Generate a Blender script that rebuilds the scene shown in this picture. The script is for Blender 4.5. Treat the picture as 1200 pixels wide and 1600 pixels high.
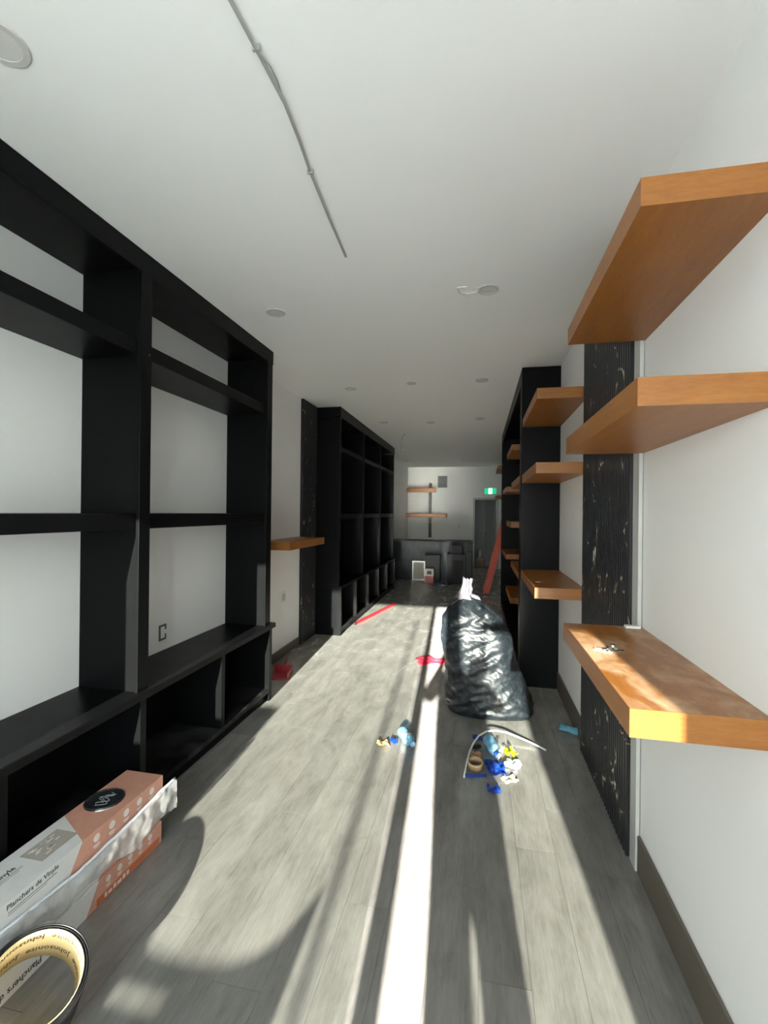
import bpy, bmesh, math, random
from mathutils import Vector, Matrix, noise

random.seed(7)
def nvec(q):
    q = Vector(q)
    return Vector((noise.noise(q), noise.noise(q + Vector((31.4, 7.7, 2.1))), noise.noise(q + Vector((5.3, 19.9, 43.2)))))
SC = bpy.context.scene
COL = SC.collection
for _o in list(bpy.data.objects):
    bpy.data.objects.remove(_o, do_unlink=True)

# ------------------------------------------------------------------ camera
EYE = Vector((0.0, 0.0, 1.62))
YAW, PITCH, ROLL, FPX = 0.204034, 0.000974, 0.010407, 720.0
def camera_axes():
    cy, sy = math.cos(YAW), math.sin(YAW)
    fwd0 = Vector((-sy, cy, 0)); right0 = Vector((cy, sy, 0)); up0 = Vector((0, 0, 1))
    cp, sp = math.cos(PITCH), math.sin(PITCH)
    fwd = cp * fwd0 + sp * up0; up = -sp * fwd0 + cp * up0
    cr, sr = math.cos(ROLL), math.sin(ROLL)
    return cr * right0 + sr * up, -sr * right0 + cr * up, fwd
_r, _u, _f = camera_axes()
cam_data = bpy.data.cameras.new('camera')
cam_data.sensor_fit = 'VERTICAL'; cam_data.sensor_height = 36.0
cam_data.lens = FPX / 1600.0 * 36.0
cam_data.clip_start = 0.02; cam_data.clip_end = 500
cam = bpy.data.objects.new('camera', cam_data); COL.objects.link(cam)
cam.matrix_world = Matrix(((_r.x, _u.x, -_f.x, EYE.x), (_r.y, _u.y, -_f.y, EYE.y), (_r.z, _u.z, -_f.z, EYE.z), (0, 0, 0, 1)))
SC.camera = cam

# ------------------------------------------------------------------ sky, sun, exposure
SUN_DIR = Vector((-0.060, 1.0, -0.27)).normalized()      # the way the sunlight travels
SC.view_settings.view_transform = 'Standard'
SC.view_settings.look = 'None'
SC.view_settings.gamma = 1.0
SC.view_settings.use_curve_mapping = False
SC.view_settings.exposure = 1.80
world = bpy.data.worlds.new('daylight'); SC.world = world
world.use_nodes = True
wn = world.node_tree.nodes; wl = world.node_tree.links
for n in list(wn): wn.remove(n)
w_out = wn.new('ShaderNodeOutputWorld'); w_bg = wn.new('ShaderNodeBackground')
w_tc = wn.new('ShaderNodeTexCoord'); w_sep = wn.new('ShaderNodeSeparateXYZ'); w_ramp = wn.new('ShaderNodeValToRGB')
w_ramp.color_ramp.elements[0].position = 0.0; w_ramp.color_ramp.elements[0].color = (0.90, 0.92, 0.92, 1)     # pale winter horizon
w_ramp.color_ramp.elements[1].position = 0.9; w_ramp.color_ramp.elements[1].color = (0.36, 0.46, 0.62, 1)     # zenith
wl.new(w_tc.outputs['Generated'], w_sep.inputs[0]); wl.new(w_sep.outputs['Z'], w_ramp.inputs[0]); wl.new(w_ramp.outputs[0], w_bg.inputs[0])
w_bg.inputs['Strength'].default_value = 9.6
wl.new(w_bg.outputs[0], w_out.inputs[0])
sun_data = bpy.data.lights.new('sun', 'SUN'); sun_data.energy = 25.0; sun_data.angle = math.radians(0.55)
sun_data.color = (1.0, 0.962, 0.915)
sun = bpy.data.objects.new('sun', sun_data); COL.objects.link(sun)
sun.rotation_euler = SUN_DIR.to_track_quat('-Z', 'Y').to_euler(); sun.location = (0.5, -6, 4)
FRONT_Y = -1.0
por_data = bpy.data.lights.new('window_portal', 'AREA'); por_data.shape = 'RECTANGLE'
por_data.size = 2.87; por_data.size_y = 2.46
por_data.cycles.is_portal = True
por = bpy.data.objects.new('window_portal', por_data); COL.objects.link(por)
por.location = (-0.70, FRONT_Y - 0.12, 1.23); por.rotation_euler = Vector((0, 1, 0)).to_track_quat('-Z', 'Z').to_euler()
SC.cycles.use_denoising = True
SC.cycles.max_bounces = 14; SC.cycles.diffuse_bounces = 8; SC.cycles.transparent_max_bounces = 16
SC.cycles.caustics_reflective = True; SC.cycles.caustics_refractive = False
SC.cycles.sample_clamp_indirect = 40.0; SC.cycles.blur_glossy = 0.15

# ------------------------------------------------------------------ materials
def lin(c):
    return tuple((v / 12.92 if v <= 0.04045 else ((v + 0.055) / 1.055) ** 2.4) for v in c)
def rgb(r, g, b):
    return lin((r / 255.0, g / 255.0, b / 255.0)) + (1.0,)
class NT:
    def __init__(self, name):
        self.m = bpy.data.materials.new(name); self.m.use_nodes = True
        self.t = self.m.node_tree; self.n = self.t.nodes; self.l = self.t.links
        self.bsdf = self.n['Principled BSDF']; self.out = self.n['Material Output']
    def node(self, kind, **kw):
        n = self.n.new(kind)
        for k, v in kw.items(): setattr(n, k, v)
        return n
    def link(self, a, b): self.l.new(a, b)
    def val(self, sock, v): sock.default_value = v
    def noise(self, vec, scale, detail=4, rough=0.55, dist=0.0):
        n = self.node('ShaderNodeTexNoise'); n.inputs['Scale'].default_value = scale
        n.inputs['Detail'].default_value = detail; n.inputs['Roughness'].default_value = rough
        n.inputs['Distortion'].default_value = dist
        if vec is not None: self.link(vec, n.inputs['Vector'])
        return n.outputs['Fac']
    def ramp(self, fac, stops):
        r = self.node('ShaderNodeValToRGB'); e = r.color_ramp.elements
        while len(e) < len(stops): e.new(0.5)
        for el, (p, c) in zip(e, stops): el.position = p; el.color = c
        self.link(fac, r.inputs[0]); return r.outputs[0]
    def mix(self, fac, a, b, blend='MIX'):
        m = self.node('ShaderNodeMix'); m.data_type = 'RGBA'; m.blend_type = blend
        for s, v in ((m.inputs[0], fac), (m.inputs[6], a), (m.inputs[7], b)):
            if hasattr(v, 'is_linked'): self.link(v, s)
            else: s.default_value = v
        return m.outputs[2]
    def math(self, op, a, b=0.0, c=0.0, clamp=False):
        m = self.node('ShaderNodeMath', operation=op, use_clamp=clamp)
        for s, v in zip(m.inputs, (a, b, c)):
            if hasattr(v, 'is_linked'): self.link(v, s)
            else: s.default_value = v
        return m.outputs[0]
    def coords(self, kind='Object', scale=(1, 1, 1), loc=(0, 0, 0), rot=(0, 0, 0)):
        if kind == 'World': src = self.node('ShaderNodeNewGeometry').outputs['Position']
        else: src = self.node('ShaderNodeTexCoord').outputs[kind]
        mp = self.node('ShaderNodeMapping'); self.link(src, mp.inputs[0])
        mp.inputs['Scale'].default_value = scale; mp.inputs['Location'].default_value = loc; mp.inputs['Rotation'].default_value = rot
        return mp.outputs[0]
    def bump(self, h, strength=0.2, dist=0.002):
        b = self.node('ShaderNodeBump'); b.inputs['Strength'].default_value = strength; b.inputs['Distance'].default_value = dist
        self.link(h, b.inputs['Height']); self.link(b.outputs[0], self.bsdf.inputs['Normal'])
    def base(self, c):
        s = self.bsdf.inputs['Base Color']
        if hasattr(c, 'is_linked'): self.link(c, s)
        else: s.default_value = c
    def rough(self, r):
        s = self.bsdf.inputs['Roughness']
        if hasattr(r, 'is_linked'): self.link(r, s)
        else: s.default_value = r

def simple(name, col, rough=0.5, metal=0.0, vary=0.06, scale=20.0, spec=0.5, bump=0.0):
    t = NT(name); v = t.coords('Object')
    f = t.noise(v, scale, 3)
    dark = tuple(c * (1 - vary) for c in col[:3]) + (1,); light = tuple(min(1, c * (1 + vary)) for c in col[:3]) + (1,)
    t.base(t.mix(f, dark, light)); t.rough(rough); t.bsdf.inputs['Metallic'].default_value = metal
    t.bsdf.inputs['Specular IOR Level'].default_value = spec
    if bump: t.bump(f, bump, 0.002)
    return t.m

M = {}
def mat_wall(name, col):
    t = NT(name); v = t.coords('World')
    f = t.noise(v, 1.3, 3); g = t.noise(v, 180, 2)
    t.base(t.mix(f, tuple(c * 0.97 for c in col[:3]) + (1,), col)); t.rough(0.55); t.bump(g, 0.06, 0.001)
    return t.m
M['wall'] = mat_wall('wall_paint', (0.90, 0.896, 0.885, 1))
M['ceiling'] = mat_wall('ceiling_paint', (0.915, 0.915, 0.905, 1))
M['trim'] = simple('white_trim', (0.50, 0.50, 0.48, 1), 0.4)

def mat_black(name, col, rough):
    t = NT(name); v = t.coords('World')
    f = t.noise(v, 6, 4); g = t.noise(t.coords('World', (60, 60, 4)), 6, 3)
    t.base(t.mix(f, col, tuple(c * 1.35 for c in col[:3]) + (1,)))
    t.rough(t.math('MULTIPLY_ADD', f, 0.12, rough - 0.06)); t.bump(g, 0.03, 0.001); t.bsdf.inputs['Specular IOR Level'].default_value = 0.09
    return t.m
M['black'] = mat_black('black_laminate', (0.0042, 0.0044, 0.0048, 1), 0.36)
M['black_dusty'] = None
def mat_black_dusty():
    t = NT('black_laminate_dusty'); v = t.coords('World')
    f = t.noise(v, 5, 6, 0.65); m = t.ramp(f, [(0.45, (0, 0, 0, 1)), (0.75, (1, 1, 1, 1))])
    t.base(t.mix(m, (0.005, 0.0052, 0.0055, 1), (0.07, 0.07, 0.068, 1))); t.rough(t.math('MULTIPLY_ADD', m, 0.25, 0.33)); t.bsdf.inputs['Specular IOR Level'].default_value = 0.15; return t.m
M['black_dusty'] = mat_black_dusty()

def mat_wood(name, stretch, dust=False):
    t = NT(name)
    rnd = t.node('ShaderNodeObjectInfo').outputs['Random']
    mp = t.node('ShaderNodeMapping'); t.link(t.node('ShaderNodeTexCoord').outputs['Object'], mp.inputs[0])
    mp.inputs['Scale'].default_value = stretch
    cmb = t.node('ShaderNodeCombineXYZ')
    for i in range(3): t.link(t.math('MULTIPLY', rnd, 7.0 + 3 * i), cmb.inputs[i])
    t.link(cmb.outputs[0], mp.inputs['Location'])
    v = mp.outputs[0]
    a = t.noise(v, 5, 6, 0.62, 0.4); b = t.noise(v, 34, 5, 0.7)
    c1 = t.ramp(a, [(0.25, rgb(130, 77, 29)), (0.55, rgb(149, 93, 38)), (0.8, rgb(164, 109, 53))])
    c2 = t.ramp(b, [(0.3, rgb(120, 70, 26)), (0.62, rgb(162, 107, 51))])
    col = t.mix(0.35, c1, c2)
    r = 0.38
    if dust:
        w = t.coords('World', (1.0, 0.55, 1.0), rot=(0, 0, 0.5))
        d = t.noise(w, 7, 6, 0.62, 0.8); dm = t.ramp(d, [(0.47, (0, 0, 0, 1)), (0.66, (1, 1, 1, 1))])
        dm = t.math('MULTIPLY', dm, 0.55)
        nz = t.node('ShaderNodeSeparateXYZ'); t.link(t.node('ShaderNodeNewGeometry').outputs['Normal'], nz.inputs[0])
        dm = t.math('MULTIPLY', dm, t.math('GREATER_THAN', nz.outputs[2], 0.7))
        col = t.mix(dm, col, rgb(214, 190, 160)); r = t.math('MULTIPLY_ADD', dm, 0.35, 0.32)
    t.base(col); t.rough(r); t.bump(b, 0.05, 0.001)
    return t.m
M['wood_y'] = mat_wood('oak_veneer_lengthwise', (7, 0.8, 7))
M['wood_x'] = mat_wood('oak_veneer_crosswise', (0.8, 7, 7))
M['wood_dust'] = mat_wood('oak_veneer_dusty', (7, 0.8, 7), True)

def mat_marble(name):
    t = NT(name)
    v = t.coords('World', (1.0, 1.0, 0.55), rot=(0.35, 0, 0))
    wob = t.node('ShaderNodeTexNoise'); wob.inputs['Scale'].default_value = 3.0; wob.inputs['Detail'].default_value = 3; t.link(v, wob.inputs['Vector'])
    off = t.node('ShaderNodeVectorMath', operation='SCALE'); t.link(wob.outputs['Color'], off.inputs[0]); off.inputs['Scale'].default_value = 0.35
    add = t.node('ShaderNodeVectorMath', operation='ADD'); t.link(v, add.inputs[0]); t.link(off.outputs[0], add.inputs[1])
    vo = t.node('ShaderNodeTexVoronoi', feature='DISTANCE_TO_EDGE'); vo.inputs['Scale'].default_value = 5.5; t.link(add.outputs[0], vo.inputs['Vector'])
    vein = t.ramp(vo.outputs['Distance'], [(0.0, (1, 1, 1, 1)), (0.020, (0, 0, 0, 1))])
    msk = t.ramp(t.noise(v, 8.0, 2, 0.5), [(0.54, (0, 0, 0, 1)), (0.62, (1, 1, 1, 1))])
    f = t.math('MULTIPLY', vein, msk)
    t.base(t.mix(f, (0.015, 0.0156, 0.017, 1), rgb(196, 182, 158))); t.rough(0.33)
    return t.m
M['marble'] = mat_marble('black_gold_marble')

def mat_plank():
    t = NT('grey_vinyl_plank')
    rnd = t.node('ShaderNodeObjectInfo').outputs['Random']
    geo = t.node('ShaderNodeNewGeometry').outputs['Position']
    mp = t.node('ShaderNodeMapping'); t.link(geo, mp.inputs[0]); mp.inputs['Scale'].default_value = (9, 0.75, 1)
    cmb = t.node('ShaderNodeCombineXYZ')
    for i in range(3): t.link(t.math('MULTIPLY', rnd, 11.0 + 5 * i), cmb.inputs[i])
    t.link(cmb.outputs[0], mp.inputs['Location'])
    a = t.noise(mp.outputs[0], 2.2, 6, 0.6, 0.3); b = t.noise(mp.outputs[0], 14, 4, 0.65)
    c = t.mix(0.4, t.ramp(a, [(0.3, rgb(134, 131, 125)), (0.7, rgb(163, 160, 152))]), t.ramp(b, [(0.3, rgb(127, 124, 118)), (0.7, rgb(171, 168, 160))]))
    tone = t.math('MULTIPLY_ADD', rnd, 0.10, 0.53)
    tc = t.node('ShaderNodeCombineColor')
    for i in range(3): t.link(tone, tc.inputs[i])
    c = t.mix(1.0, c, tc.outputs[0], 'MULTIPLY')
    # plaster dust trodden over the planks
    w = t.coords('World')
    d1 = t.noise(w, 1.1, 4, 0.6); d2 = t.noise(t.coords('World', (1.5, 0.55, 1)), 5.0, 5, 0.62, 0.5); d3 = t.noise(t.coords('World', (1, 0.3, 1), rot=(0, 0, 0.5)), 22, 6, 0.75, 1.0)
    sx = t.node('ShaderNodeSeparateXYZ'); t.link(geo, sx.inputs[0])
    far = t.math('MULTIPLY', t.math('SUBTRACT', sx.outputs[1], 2.2), 0.34, clamp=True)
    gate = t.math('ADD', t.math('MULTIPLY', far, 0.24), t.math('MULTIPLY', d1, 0.16))
    sm = t.math('ADD', t.math('MULTIPLY', d2, 0.82), t.math('MULTIPLY', d3, 0.18))
    dm = t.math('MULTIPLY', t.math('SUBTRACT', t.math('ADD', sm, gate), 0.47), 1.45, clamp=True)
    dm = t.math('MULTIPLY', dm, t.math('MULTIPLY_ADD', far, 0.42, 0.34))
    c = t.mix(dm, c, rgb(212, 210, 203))
    t.base(c); t.rough(t.math('MULTIPLY_ADD', dm, 0.16, 0.20)); t.bsdf.inputs['Specular IOR Level'].default_value = 0.7; t.bump(b, 0.03, 0.0005)
    return t.m
M['plank'] = mat_plank()
M['subfloor'] = simple('subfloor_grey', (0.17, 0.165, 0.155, 1), 0.9)
M['baseboard'] = simple('taupe_vinyl_base', rgb(98, 90, 80), 0.45, vary=0.12, scale=6)
M['grey_stone'] = None
def mat_stone():
    t = NT('grey_stone_laminate'); v = t.coords('World')
    a = t.noise(v, 9, 7, 0.7); b = t.noise(v, 60, 3)
    t.base(t.mix(0.3, t.ramp(a, [(0.35, rgb(32, 35, 38)), (0.7, rgb(58, 62, 65))]), t.ramp(b, [(0.3, rgb(30, 32, 35)), (0.7, rgb(70, 72, 75))]))); t.rough(0.5); t.bsdf.inputs['Specular IOR Level'].default_value = 0.15; return t.m
M['grey_stone'] = mat_stone()
M['aluminium'] = simple('brushed_aluminium', (0.55, 0.56, 0.57, 1), 0.35, 0.9, 0.08, 40)
M['dark_frame'] = simple('dark_anodised_frame', (0.04, 0.04, 0.042, 1), 0.4, 0.4)
M['white_plastic'] = simple('white_plastic', (0.75, 0.75, 0.73, 1), 0.35)
M['lens'] = simple('frosted_lens', (0.66, 0.65, 0.61, 1), 0.3)
M['ring'] = simple('light_trim_ring', (0.56, 0.55, 0.53, 1), 0.4)
M['conduit'] = simple('grey_conduit', (0.42, 0.42, 0.41, 1), 0.4, 0.3)
M['galv'] = simple('grey_bracket', (0.18, 0.18, 0.18, 1), 0.5, 0.3)
M['steel'] = simple('shiny_steel', (0.6, 0.6, 0.6, 1), 0.2, 1.0)
M['concrete'] = simple('pavement_concrete', (0.66, 0.65, 0.61, 1), 0.9, vary=0.12, scale=4)
M['red'] = simple('red_plastic', rgb(196, 42, 52), 0.4, vary=0.15)
M['red_cloth'] = simple('red_cloth', rgb(205, 40, 62), 0.8, vary=0.2, scale=60)
M['dark_red'] = simple('dark_red_plastic', rgb(150, 30, 36), 0.4)
M['orange'] = simple('orange_fibreglass', rgb(214, 84, 54), 0.45, vary=0.1)
M['cardboard'] = simple('cardboard_brown', rgb(176, 146, 110), 0.85, vary=0.1)
M['cream'] = None
M['rubber'] = simple('black_rubber', (0.016, 0.016, 0.017, 1), 0.38)
M['lid_black'] = simple('glossy_black_tin', (0.022, 0.024, 0.028, 1), 0.22, vary=0.3, scale=40)
M['charcoal'] = simple('charcoal_board', (0.008, 0.0084, 0.009, 1), 0.5, spec=0.2)
M['dark_grey'] = simple('dark_grey_board', (0.015, 0.0155, 0.0165, 1), 0.55, spec=0.2)
M['door_grey'] = simple('grey_door_paint', (0.50, 0.52, 0.52, 1), 0.5)
M['mid_grey'] = simple('mid_grey_paint', (0.24, 0.25, 0.25, 1), 0.5)
M['ink'] = simple('printed_ink', rgb(58, 58, 62), 0.6)
M['ink_soft'] = simple('printed_grey_ink', rgb(128, 126, 124), 0.6)
M['ink_brown'] = simple('printed_brown_ink', rgb(104, 86, 52), 0.6)
M['print_white'] = simple('printed_white', rgb(226, 214, 206), 0.6)
M['orange_print'] = simple('printed_orange', rgb(196, 104, 62), 0.6)
M['label_grey'] = simple('kraft_grey_label', rgb(170, 164, 154), 0.6, vary=0.15, scale=90)
M['yellow'] = simple('lime_yellow_foil', rgb(212, 222, 40), 0.3)
M['foil_blue'] = simple('blue_foil', rgb(28, 66, 158), 0.28, 0.25, 0.25, 60)
M['foil_white'] = simple('white_foil', rgb(222, 226, 232), 0.3, 0.1, 0.1, 60)
M['foil_tan'] = simple('tan_foil', rgb(196, 160, 104), 0.4, 0, 0.25, 60)
M['paper_cream'] = simple('cream_paper', rgb(222, 208, 172), 0.8, vary=0.1)
M['fabric_dark'] = simple('dark_fabric', (0.03, 0.03, 0.035, 1), 0.9)
M['skin'] = simple('skin', rgb(190, 140, 112), 0.6)
def mat_cream():
    t = NT('cream_backing_paper'); v = t.coords('Object')
    t.base(t.mix(t.noise(v, 18, 3), rgb(226, 198, 140), rgb(242, 222, 170))); t.rough(0.55); return t.m
M['cream'] = mat_cream()

def mat_clear(name, tint, mixv=0.45, rough=0.15, white=0.0):
    t = NT(name); t.n.remove(t.bsdf)
    tr = t.node('ShaderNodeBsdfTransparent'); tr.inputs[0].default_value = tint
    gl = t.node('ShaderNodeBsdfGlossy'); gl.inputs['Roughness'].default_value = rough; gl.inputs[0].default_value = (0.9, 0.93, 0.95, 1)
    df = t.node('ShaderNodeBsdfDiffuse'); df.inputs[0].default_value = (tint[0] * 0.9 + white * 0.1, tint[1] * 0.9 + white * 0.1, tint[2] * 0.9 + white * 0.1, 1)
    lw = t.node('ShaderNodeLayerWeight'); lw.inputs[0].default_value = 0.35
    m1 = t.node('ShaderNodeMixShader'); t.link(lw.outputs['Fresnel'], m1.inputs[0]); t.link(df.outputs[0], m1.inputs[1]); t.link(gl.outputs[0], m1.inputs[2])
    m2 = t.node('ShaderNodeMixShader'); m2.inputs[0].default_value = mixv
    f = t.noise(t.coords('Object'), 30, 3)
    t.link(t.math('MULTIPLY_ADD', f, 0.25, mixv - 0.12, clamp=True), m2.inputs[0])
    t.link(tr.outputs[0], m2.inputs[1]); t.link(m1.outputs[0], m2.inputs[2]); t.link(m2.outputs[0], t.out.inputs[0])
    return t.m
M['pet_blue'] = mat_clear('blue_clear_plastic', (0.42, 0.70, 0.86, 1), 0.42)
M['pet_teal'] = mat_clear('teal_clear_plastic', (0.26, 0.62, 0.76, 1), 0.48)
M['wrap'] = mat_clear('clear_wrap', (0.92, 0.92, 0.92, 1), 0.34, 0.10, 1.0)
M['bag_tie'] = mat_clear('milky_plastic', (0.20, 0.18, 0.21, 1), 0.75, 0.35, 0.05)

def mat_glass():
    t = NT('tinted_storefront_glass'); t.n.remove(t.bsdf)
    tr = t.node('ShaderNodeBsdfTransparent'); tr.inputs[0].default_value = (0.57, 0.585, 0.56, 1)
    gl = t.node('ShaderNodeBsdfGlossy'); gl.inputs['Roughness'].default_value = 0.02
    m = t.node('ShaderNodeMixShader'); m.inputs[0].default_value = 0.05
    t.link(tr.outputs[0], m.inputs[1]); t.link(gl.outputs[0], m.inputs[2]); t.link(m.outputs[0], t.out.inputs[0]); return t.m
M['glass'] = mat_glass()

def mat_bag():
    t = NT('black_bin_liner'); v = t.coords('Object')
    a = t.noise(v, 9, 6, 0.7, 1.0); d = t.noise(v, 26, 6, 0.75, 0.8)
    m = t.ramp(d, [(0.52, (0, 0, 0, 1)), (0.72, (1, 1, 1, 1))])
    t.base(t.mix(t.math('MULTIPLY', m, 0.35), (0.010, 0.013, 0.016, 1), (0.10, 0.12, 0.13, 1)))
    wv = t.node('ShaderNodeTexWave'); wv.bands_direction = 'DIAGONAL'; wv.inputs['Scale'].default_value = 9.0; wv.inputs['Distortion'].default_value = 7.0; wv.inputs['Detail'].default_value = 4.0; wv.inputs['Detail Scale'].default_value = 1.6
    t.link(t.coords('Object', (1.0, 1.0, 1.3)), wv.inputs['Vector'])
    t.bsdf.inputs['Specular IOR Level'].default_value = 0.32
    t.rough(t.math('MULTIPLY_ADD', m, 0.15, 0.36)); t.bump(t.math('ADD', t.math('MULTIPLY', wv.outputs['Fac'], 0.6), t.math('MULTIPLY', a, 0.5)), 0.25, 0.007)
    return t.m
M['bag'] = mat_bag()

def mat_carton(name, flip=False):
    # printed carton: white end, terracotta end, slanted border between them
    t = NT(name); g = t.node('ShaderNodeNewGeometry').outputs['Position']
    s = t.node('ShaderNodeSeparateXYZ'); t.link(g, s.inputs[0])
    e = t.math('ADD', t.math('ADD', s.outputs[1], t.math('MULTIPLY', s.outputs[0], 0.55)), t.math('MULTIPLY', s.outputs[2], -0.6))
    f = t.math('GREATER_THAN', e, 0.51 if not flip else 0.72)
    n = t.noise(t.coords('Object'), 30, 5, 0.7)
    wcol = t.mix(n, rgb(204, 203, 200), rgb(226, 225, 222)); tcol = t.mix(n, rgb(192, 134, 112), rgb(212, 162, 142))
    t.base(t.mix(f, wcol, tcol)); t.rough(0.5); return t.m
M['carton_top'] = mat_carton('printed_carton')
M['carton_low'] = mat_carton('printed_carton_lower', True)

def mat_exit():
    t = NT('exit_sign_green'); t.base(rgb(0, 130, 88))
    t.bsdf.inputs['Emission Color'].default_value = rgb(10, 160, 110); t.bsdf.inputs['Emission Strength'].default_value = 0.5; return t.m
def mat_exit_white():
    t = NT('exit_sign_white'); t.base(rgb(235, 250, 245))
    t.bsdf.inputs['Emission Color'].default_value = rgb(215, 255, 240); t.bsdf.inputs['Emission Strength'].default_value = 0.7; return t.m
M['exit_green'] = mat_exit(); M['exit_white'] = mat_exit_white()

# ------------------------------------------------------------------ mesh helpers (authored in world coordinates)
def box(bm, lo, hi, bev=0.0, mi=0):
    r = bmesh.ops.create_cube(bm, size=1.0)
    c = [(a + b) / 2 for a, b in zip(lo, hi)]; s = [abs(b - a) for a, b in zip(lo, hi)]
    for v in r['verts']: v.co = Vector([c[i] + v.co[i] * s[i] for i in range(3)])
    fs = {f for v in r['verts'] for f in v.link_faces}
    for f in fs: f.material_index = mi
    if bev > 0:
        es = list({e for v in r['verts'] for e in v.link_edges})
        bmesh.ops.bevel(bm, geom=es, offset=bev, segments=2, affect='EDGES', profile=0.5)
def tube(bm, pts, rad, seg=8, closed=False, caps=True):
    pts = [Vector(p) for p in pts]; n = len(pts); rings = []
    prev = None
    for i, p in enumerate(pts):
        if closed: d = pts[(i + 1) % n] - pts[i - 1]
        else: d = pts[min(i + 1, n - 1)] - pts[max(i - 1, 0)]
        d.normalize()
        if prev is None: prev = d.orthogonal().normalized()
        a = (prev - d * prev.dot(d)).normalized(); prev = a; b = d.cross(a)
        r = rad[i] if isinstance(rad, (list, tuple)) else rad
        rings.append([bm.verts.new(p + (a * math.cos(2 * math.pi * k / seg) + b * math.sin(2 * math.pi * k / seg)) * r) for k in range(seg)])
    m = n if closed else n - 1
    for i in range(m):
        A, B = rings[i], rings[(i + 1) % n]
        for k in range(seg): bm.faces.new((A[k], A[(k + 1) % seg], B[(k + 1) % seg], B[k]))
    if caps and not closed:
        bm.faces.new(rings[0][::-1]); bm.faces.new(rings[-1])
def lathe(bm, prof, mat4, seg=20, mi=0):
    rings = []
    for r, z in prof:
        rings.append([bm.verts.new(mat4 @ Vector((r * math.cos(2 * math.pi * k / seg), r * math.sin(2 * math.pi * k / seg), z))) for k in range(seg)])
    for A, B in zip(rings, rings[1:]):
        for k in range(seg):
            f = bm.faces.new((A[k], A[(k + 1) % seg], B[(k + 1) % seg], B[k])); f.material_index = mi
    bm.faces.new(rings[0][::-1]); bm.faces.new(rings[-1])
def prism(bm, poly, thick_vec):
    a = [bm.verts.new(Vector(p)) for p in poly]; b = [bm.verts.new(Vector(p) + Vector(thick_vec)) for p in poly]
    n = len(a); bm.faces.new(a[::-1]); bm.faces.new(b)
    for i in range(n): bm.faces.new((a[i], a[(i + 1) % n], b[(i + 1) % n], b[i]))
ORG = {}
def obj(name, bm, mat, parent=None, smooth=False, origin=None):
    o0 = Vector(origin) if origin is not None else (ORG[parent.name] if parent is not None else Vector((0, 0, 0)))
    bmesh.ops.recalc_face_normals(bm, faces=bm.faces)
    for v in bm.verts: v.co -= o0
    me = bpy.data.meshes.new(name); bm.to_mesh(me); bm.free()
    for m in (mat if isinstance(mat, (list, tuple)) else [mat]): me.materials.append(M[m] if isinstance(m, str) else m)
    if smooth:
        for p in me.polygons: p.use_smooth = True
    o = bpy.data.objects.new(name, me); COL.objects.link(o)
    if parent is not None: o.parent = parent; o.location = o0 - ORG[parent.name]
    else: o.location = o0
    ORG[o.name] = o0
    return o
def part(name, lo, hi, mat, parent=None, bev=0.0, origin=None):
    bm = bmesh.new(); box(bm, lo, hi, bev); return obj(name, bm, mat, parent, origin=origin)
def thing(name, label, cat, loc, group=None):
    o = bpy.data.objects.new(name, None); COL.objects.link(o); o.empty_display_size = 0.1
    o.location = loc; ORG[o.name] = Vector(loc); o['label'] = label; o['category'] = cat
    if group: o['group'] = group
    return o
def tag(o, label, cat, group=None, kind=None):
    o['label'] = label; o['category'] = cat
    if group: o['group'] = group
    if kind: o['kind'] = kind
    return o
def structure(o, label, cat):
    o['kind'] = 'structure'; o['label'] = label; o['category'] = cat; return o
def text(name, body, size, mat, parent, pos, xdir, ydir, bold=False, depth=0.0006):
    cu = bpy.data.curves.new(name, 'FONT'); cu.body = body; cu.size = size; cu.extrude = depth / 2
    cu.align_x = 'LEFT'; cu.resolution_u = 2
    if bold: cu.offset = size * 0.012
    tmp = bpy.data.objects.new('tmp_text', cu); COL.objects.link(tmp)
    dg = bpy.context.evaluated_depsgraph_get(); me = bpy.data.meshes.new_from_object(tmp.evaluated_get(dg))
    bpy.data.objects.remove(tmp, do_unlink=True)
    x = Vector(xdir).normalized(); y = Vector(ydir).normalized(); z = x.cross(y)
    R4 = Matrix(((x.x, y.x, z.x, 0), (x.y, y.y, z.y, 0), (x.z, y.z, z.z, 0), (0, 0, 0, 1)))
    me.transform(Matrix.Translation(Vector(pos) - ORG[parent.name]) @ R4)
    me.name = name; me.materials.clear(); me.materials.append(M[mat])
    o = bpy.data.objects.new(name, me); COL.objects.link(o); o.parent = parent; ORG[o.name] = ORG[parent.name]
    return o

# ------------------------------------------------------------------ room shell
XL, XR, YE, ZC = -2.14, 0.73, 13.9, 3.0
floor = structure(part('floor', (XL - 0.1, FRONT_Y - 0.1, -0.06), (XR + 0.1, YE + 3.0, -0.006), 'subfloor'), 'dusty grey vinyl plank floor of the long narrow shop', 'floor')
ceiling = structure(part('ceiling', (XL - 0.1, FRONT_Y - 0.1, ZC), (XR + 0.1, YE + 3.0, ZC + 0.1), 'ceiling'), 'flat white painted ceiling over the whole shop', 'ceiling')
wall_left = structure(part('wall_left', (XL - 0.12, FRONT_Y - 0.1, -0.006), (XL, YE, ZC), 'wall'), 'white left wall behind the black shelving units', 'wall')
wall_right = structure(part('wall_right', (XR, FRONT_Y - 0.1, -0.006), (XR + 0.12, YE, ZC), 'wall'), 'white right wall carrying the wooden floating shelves', 'wall')
DX0, DX1, DZ = -0.133, 0.50, 2.03
bm = bmesh.new()
box(bm, (XL, YE, -0.006), (DX0, YE + 0.12, ZC)); box(bm, (DX0, YE, DZ), (DX1, YE + 0.12, ZC)); box(bm, (DX1, YE, -0.006), (XR, YE + 0.12, ZC))
wall_back = structure(obj('wall_back', bm, 'wall'), 'white end wall with a dark doorway and two shelves', 'wall')
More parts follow.
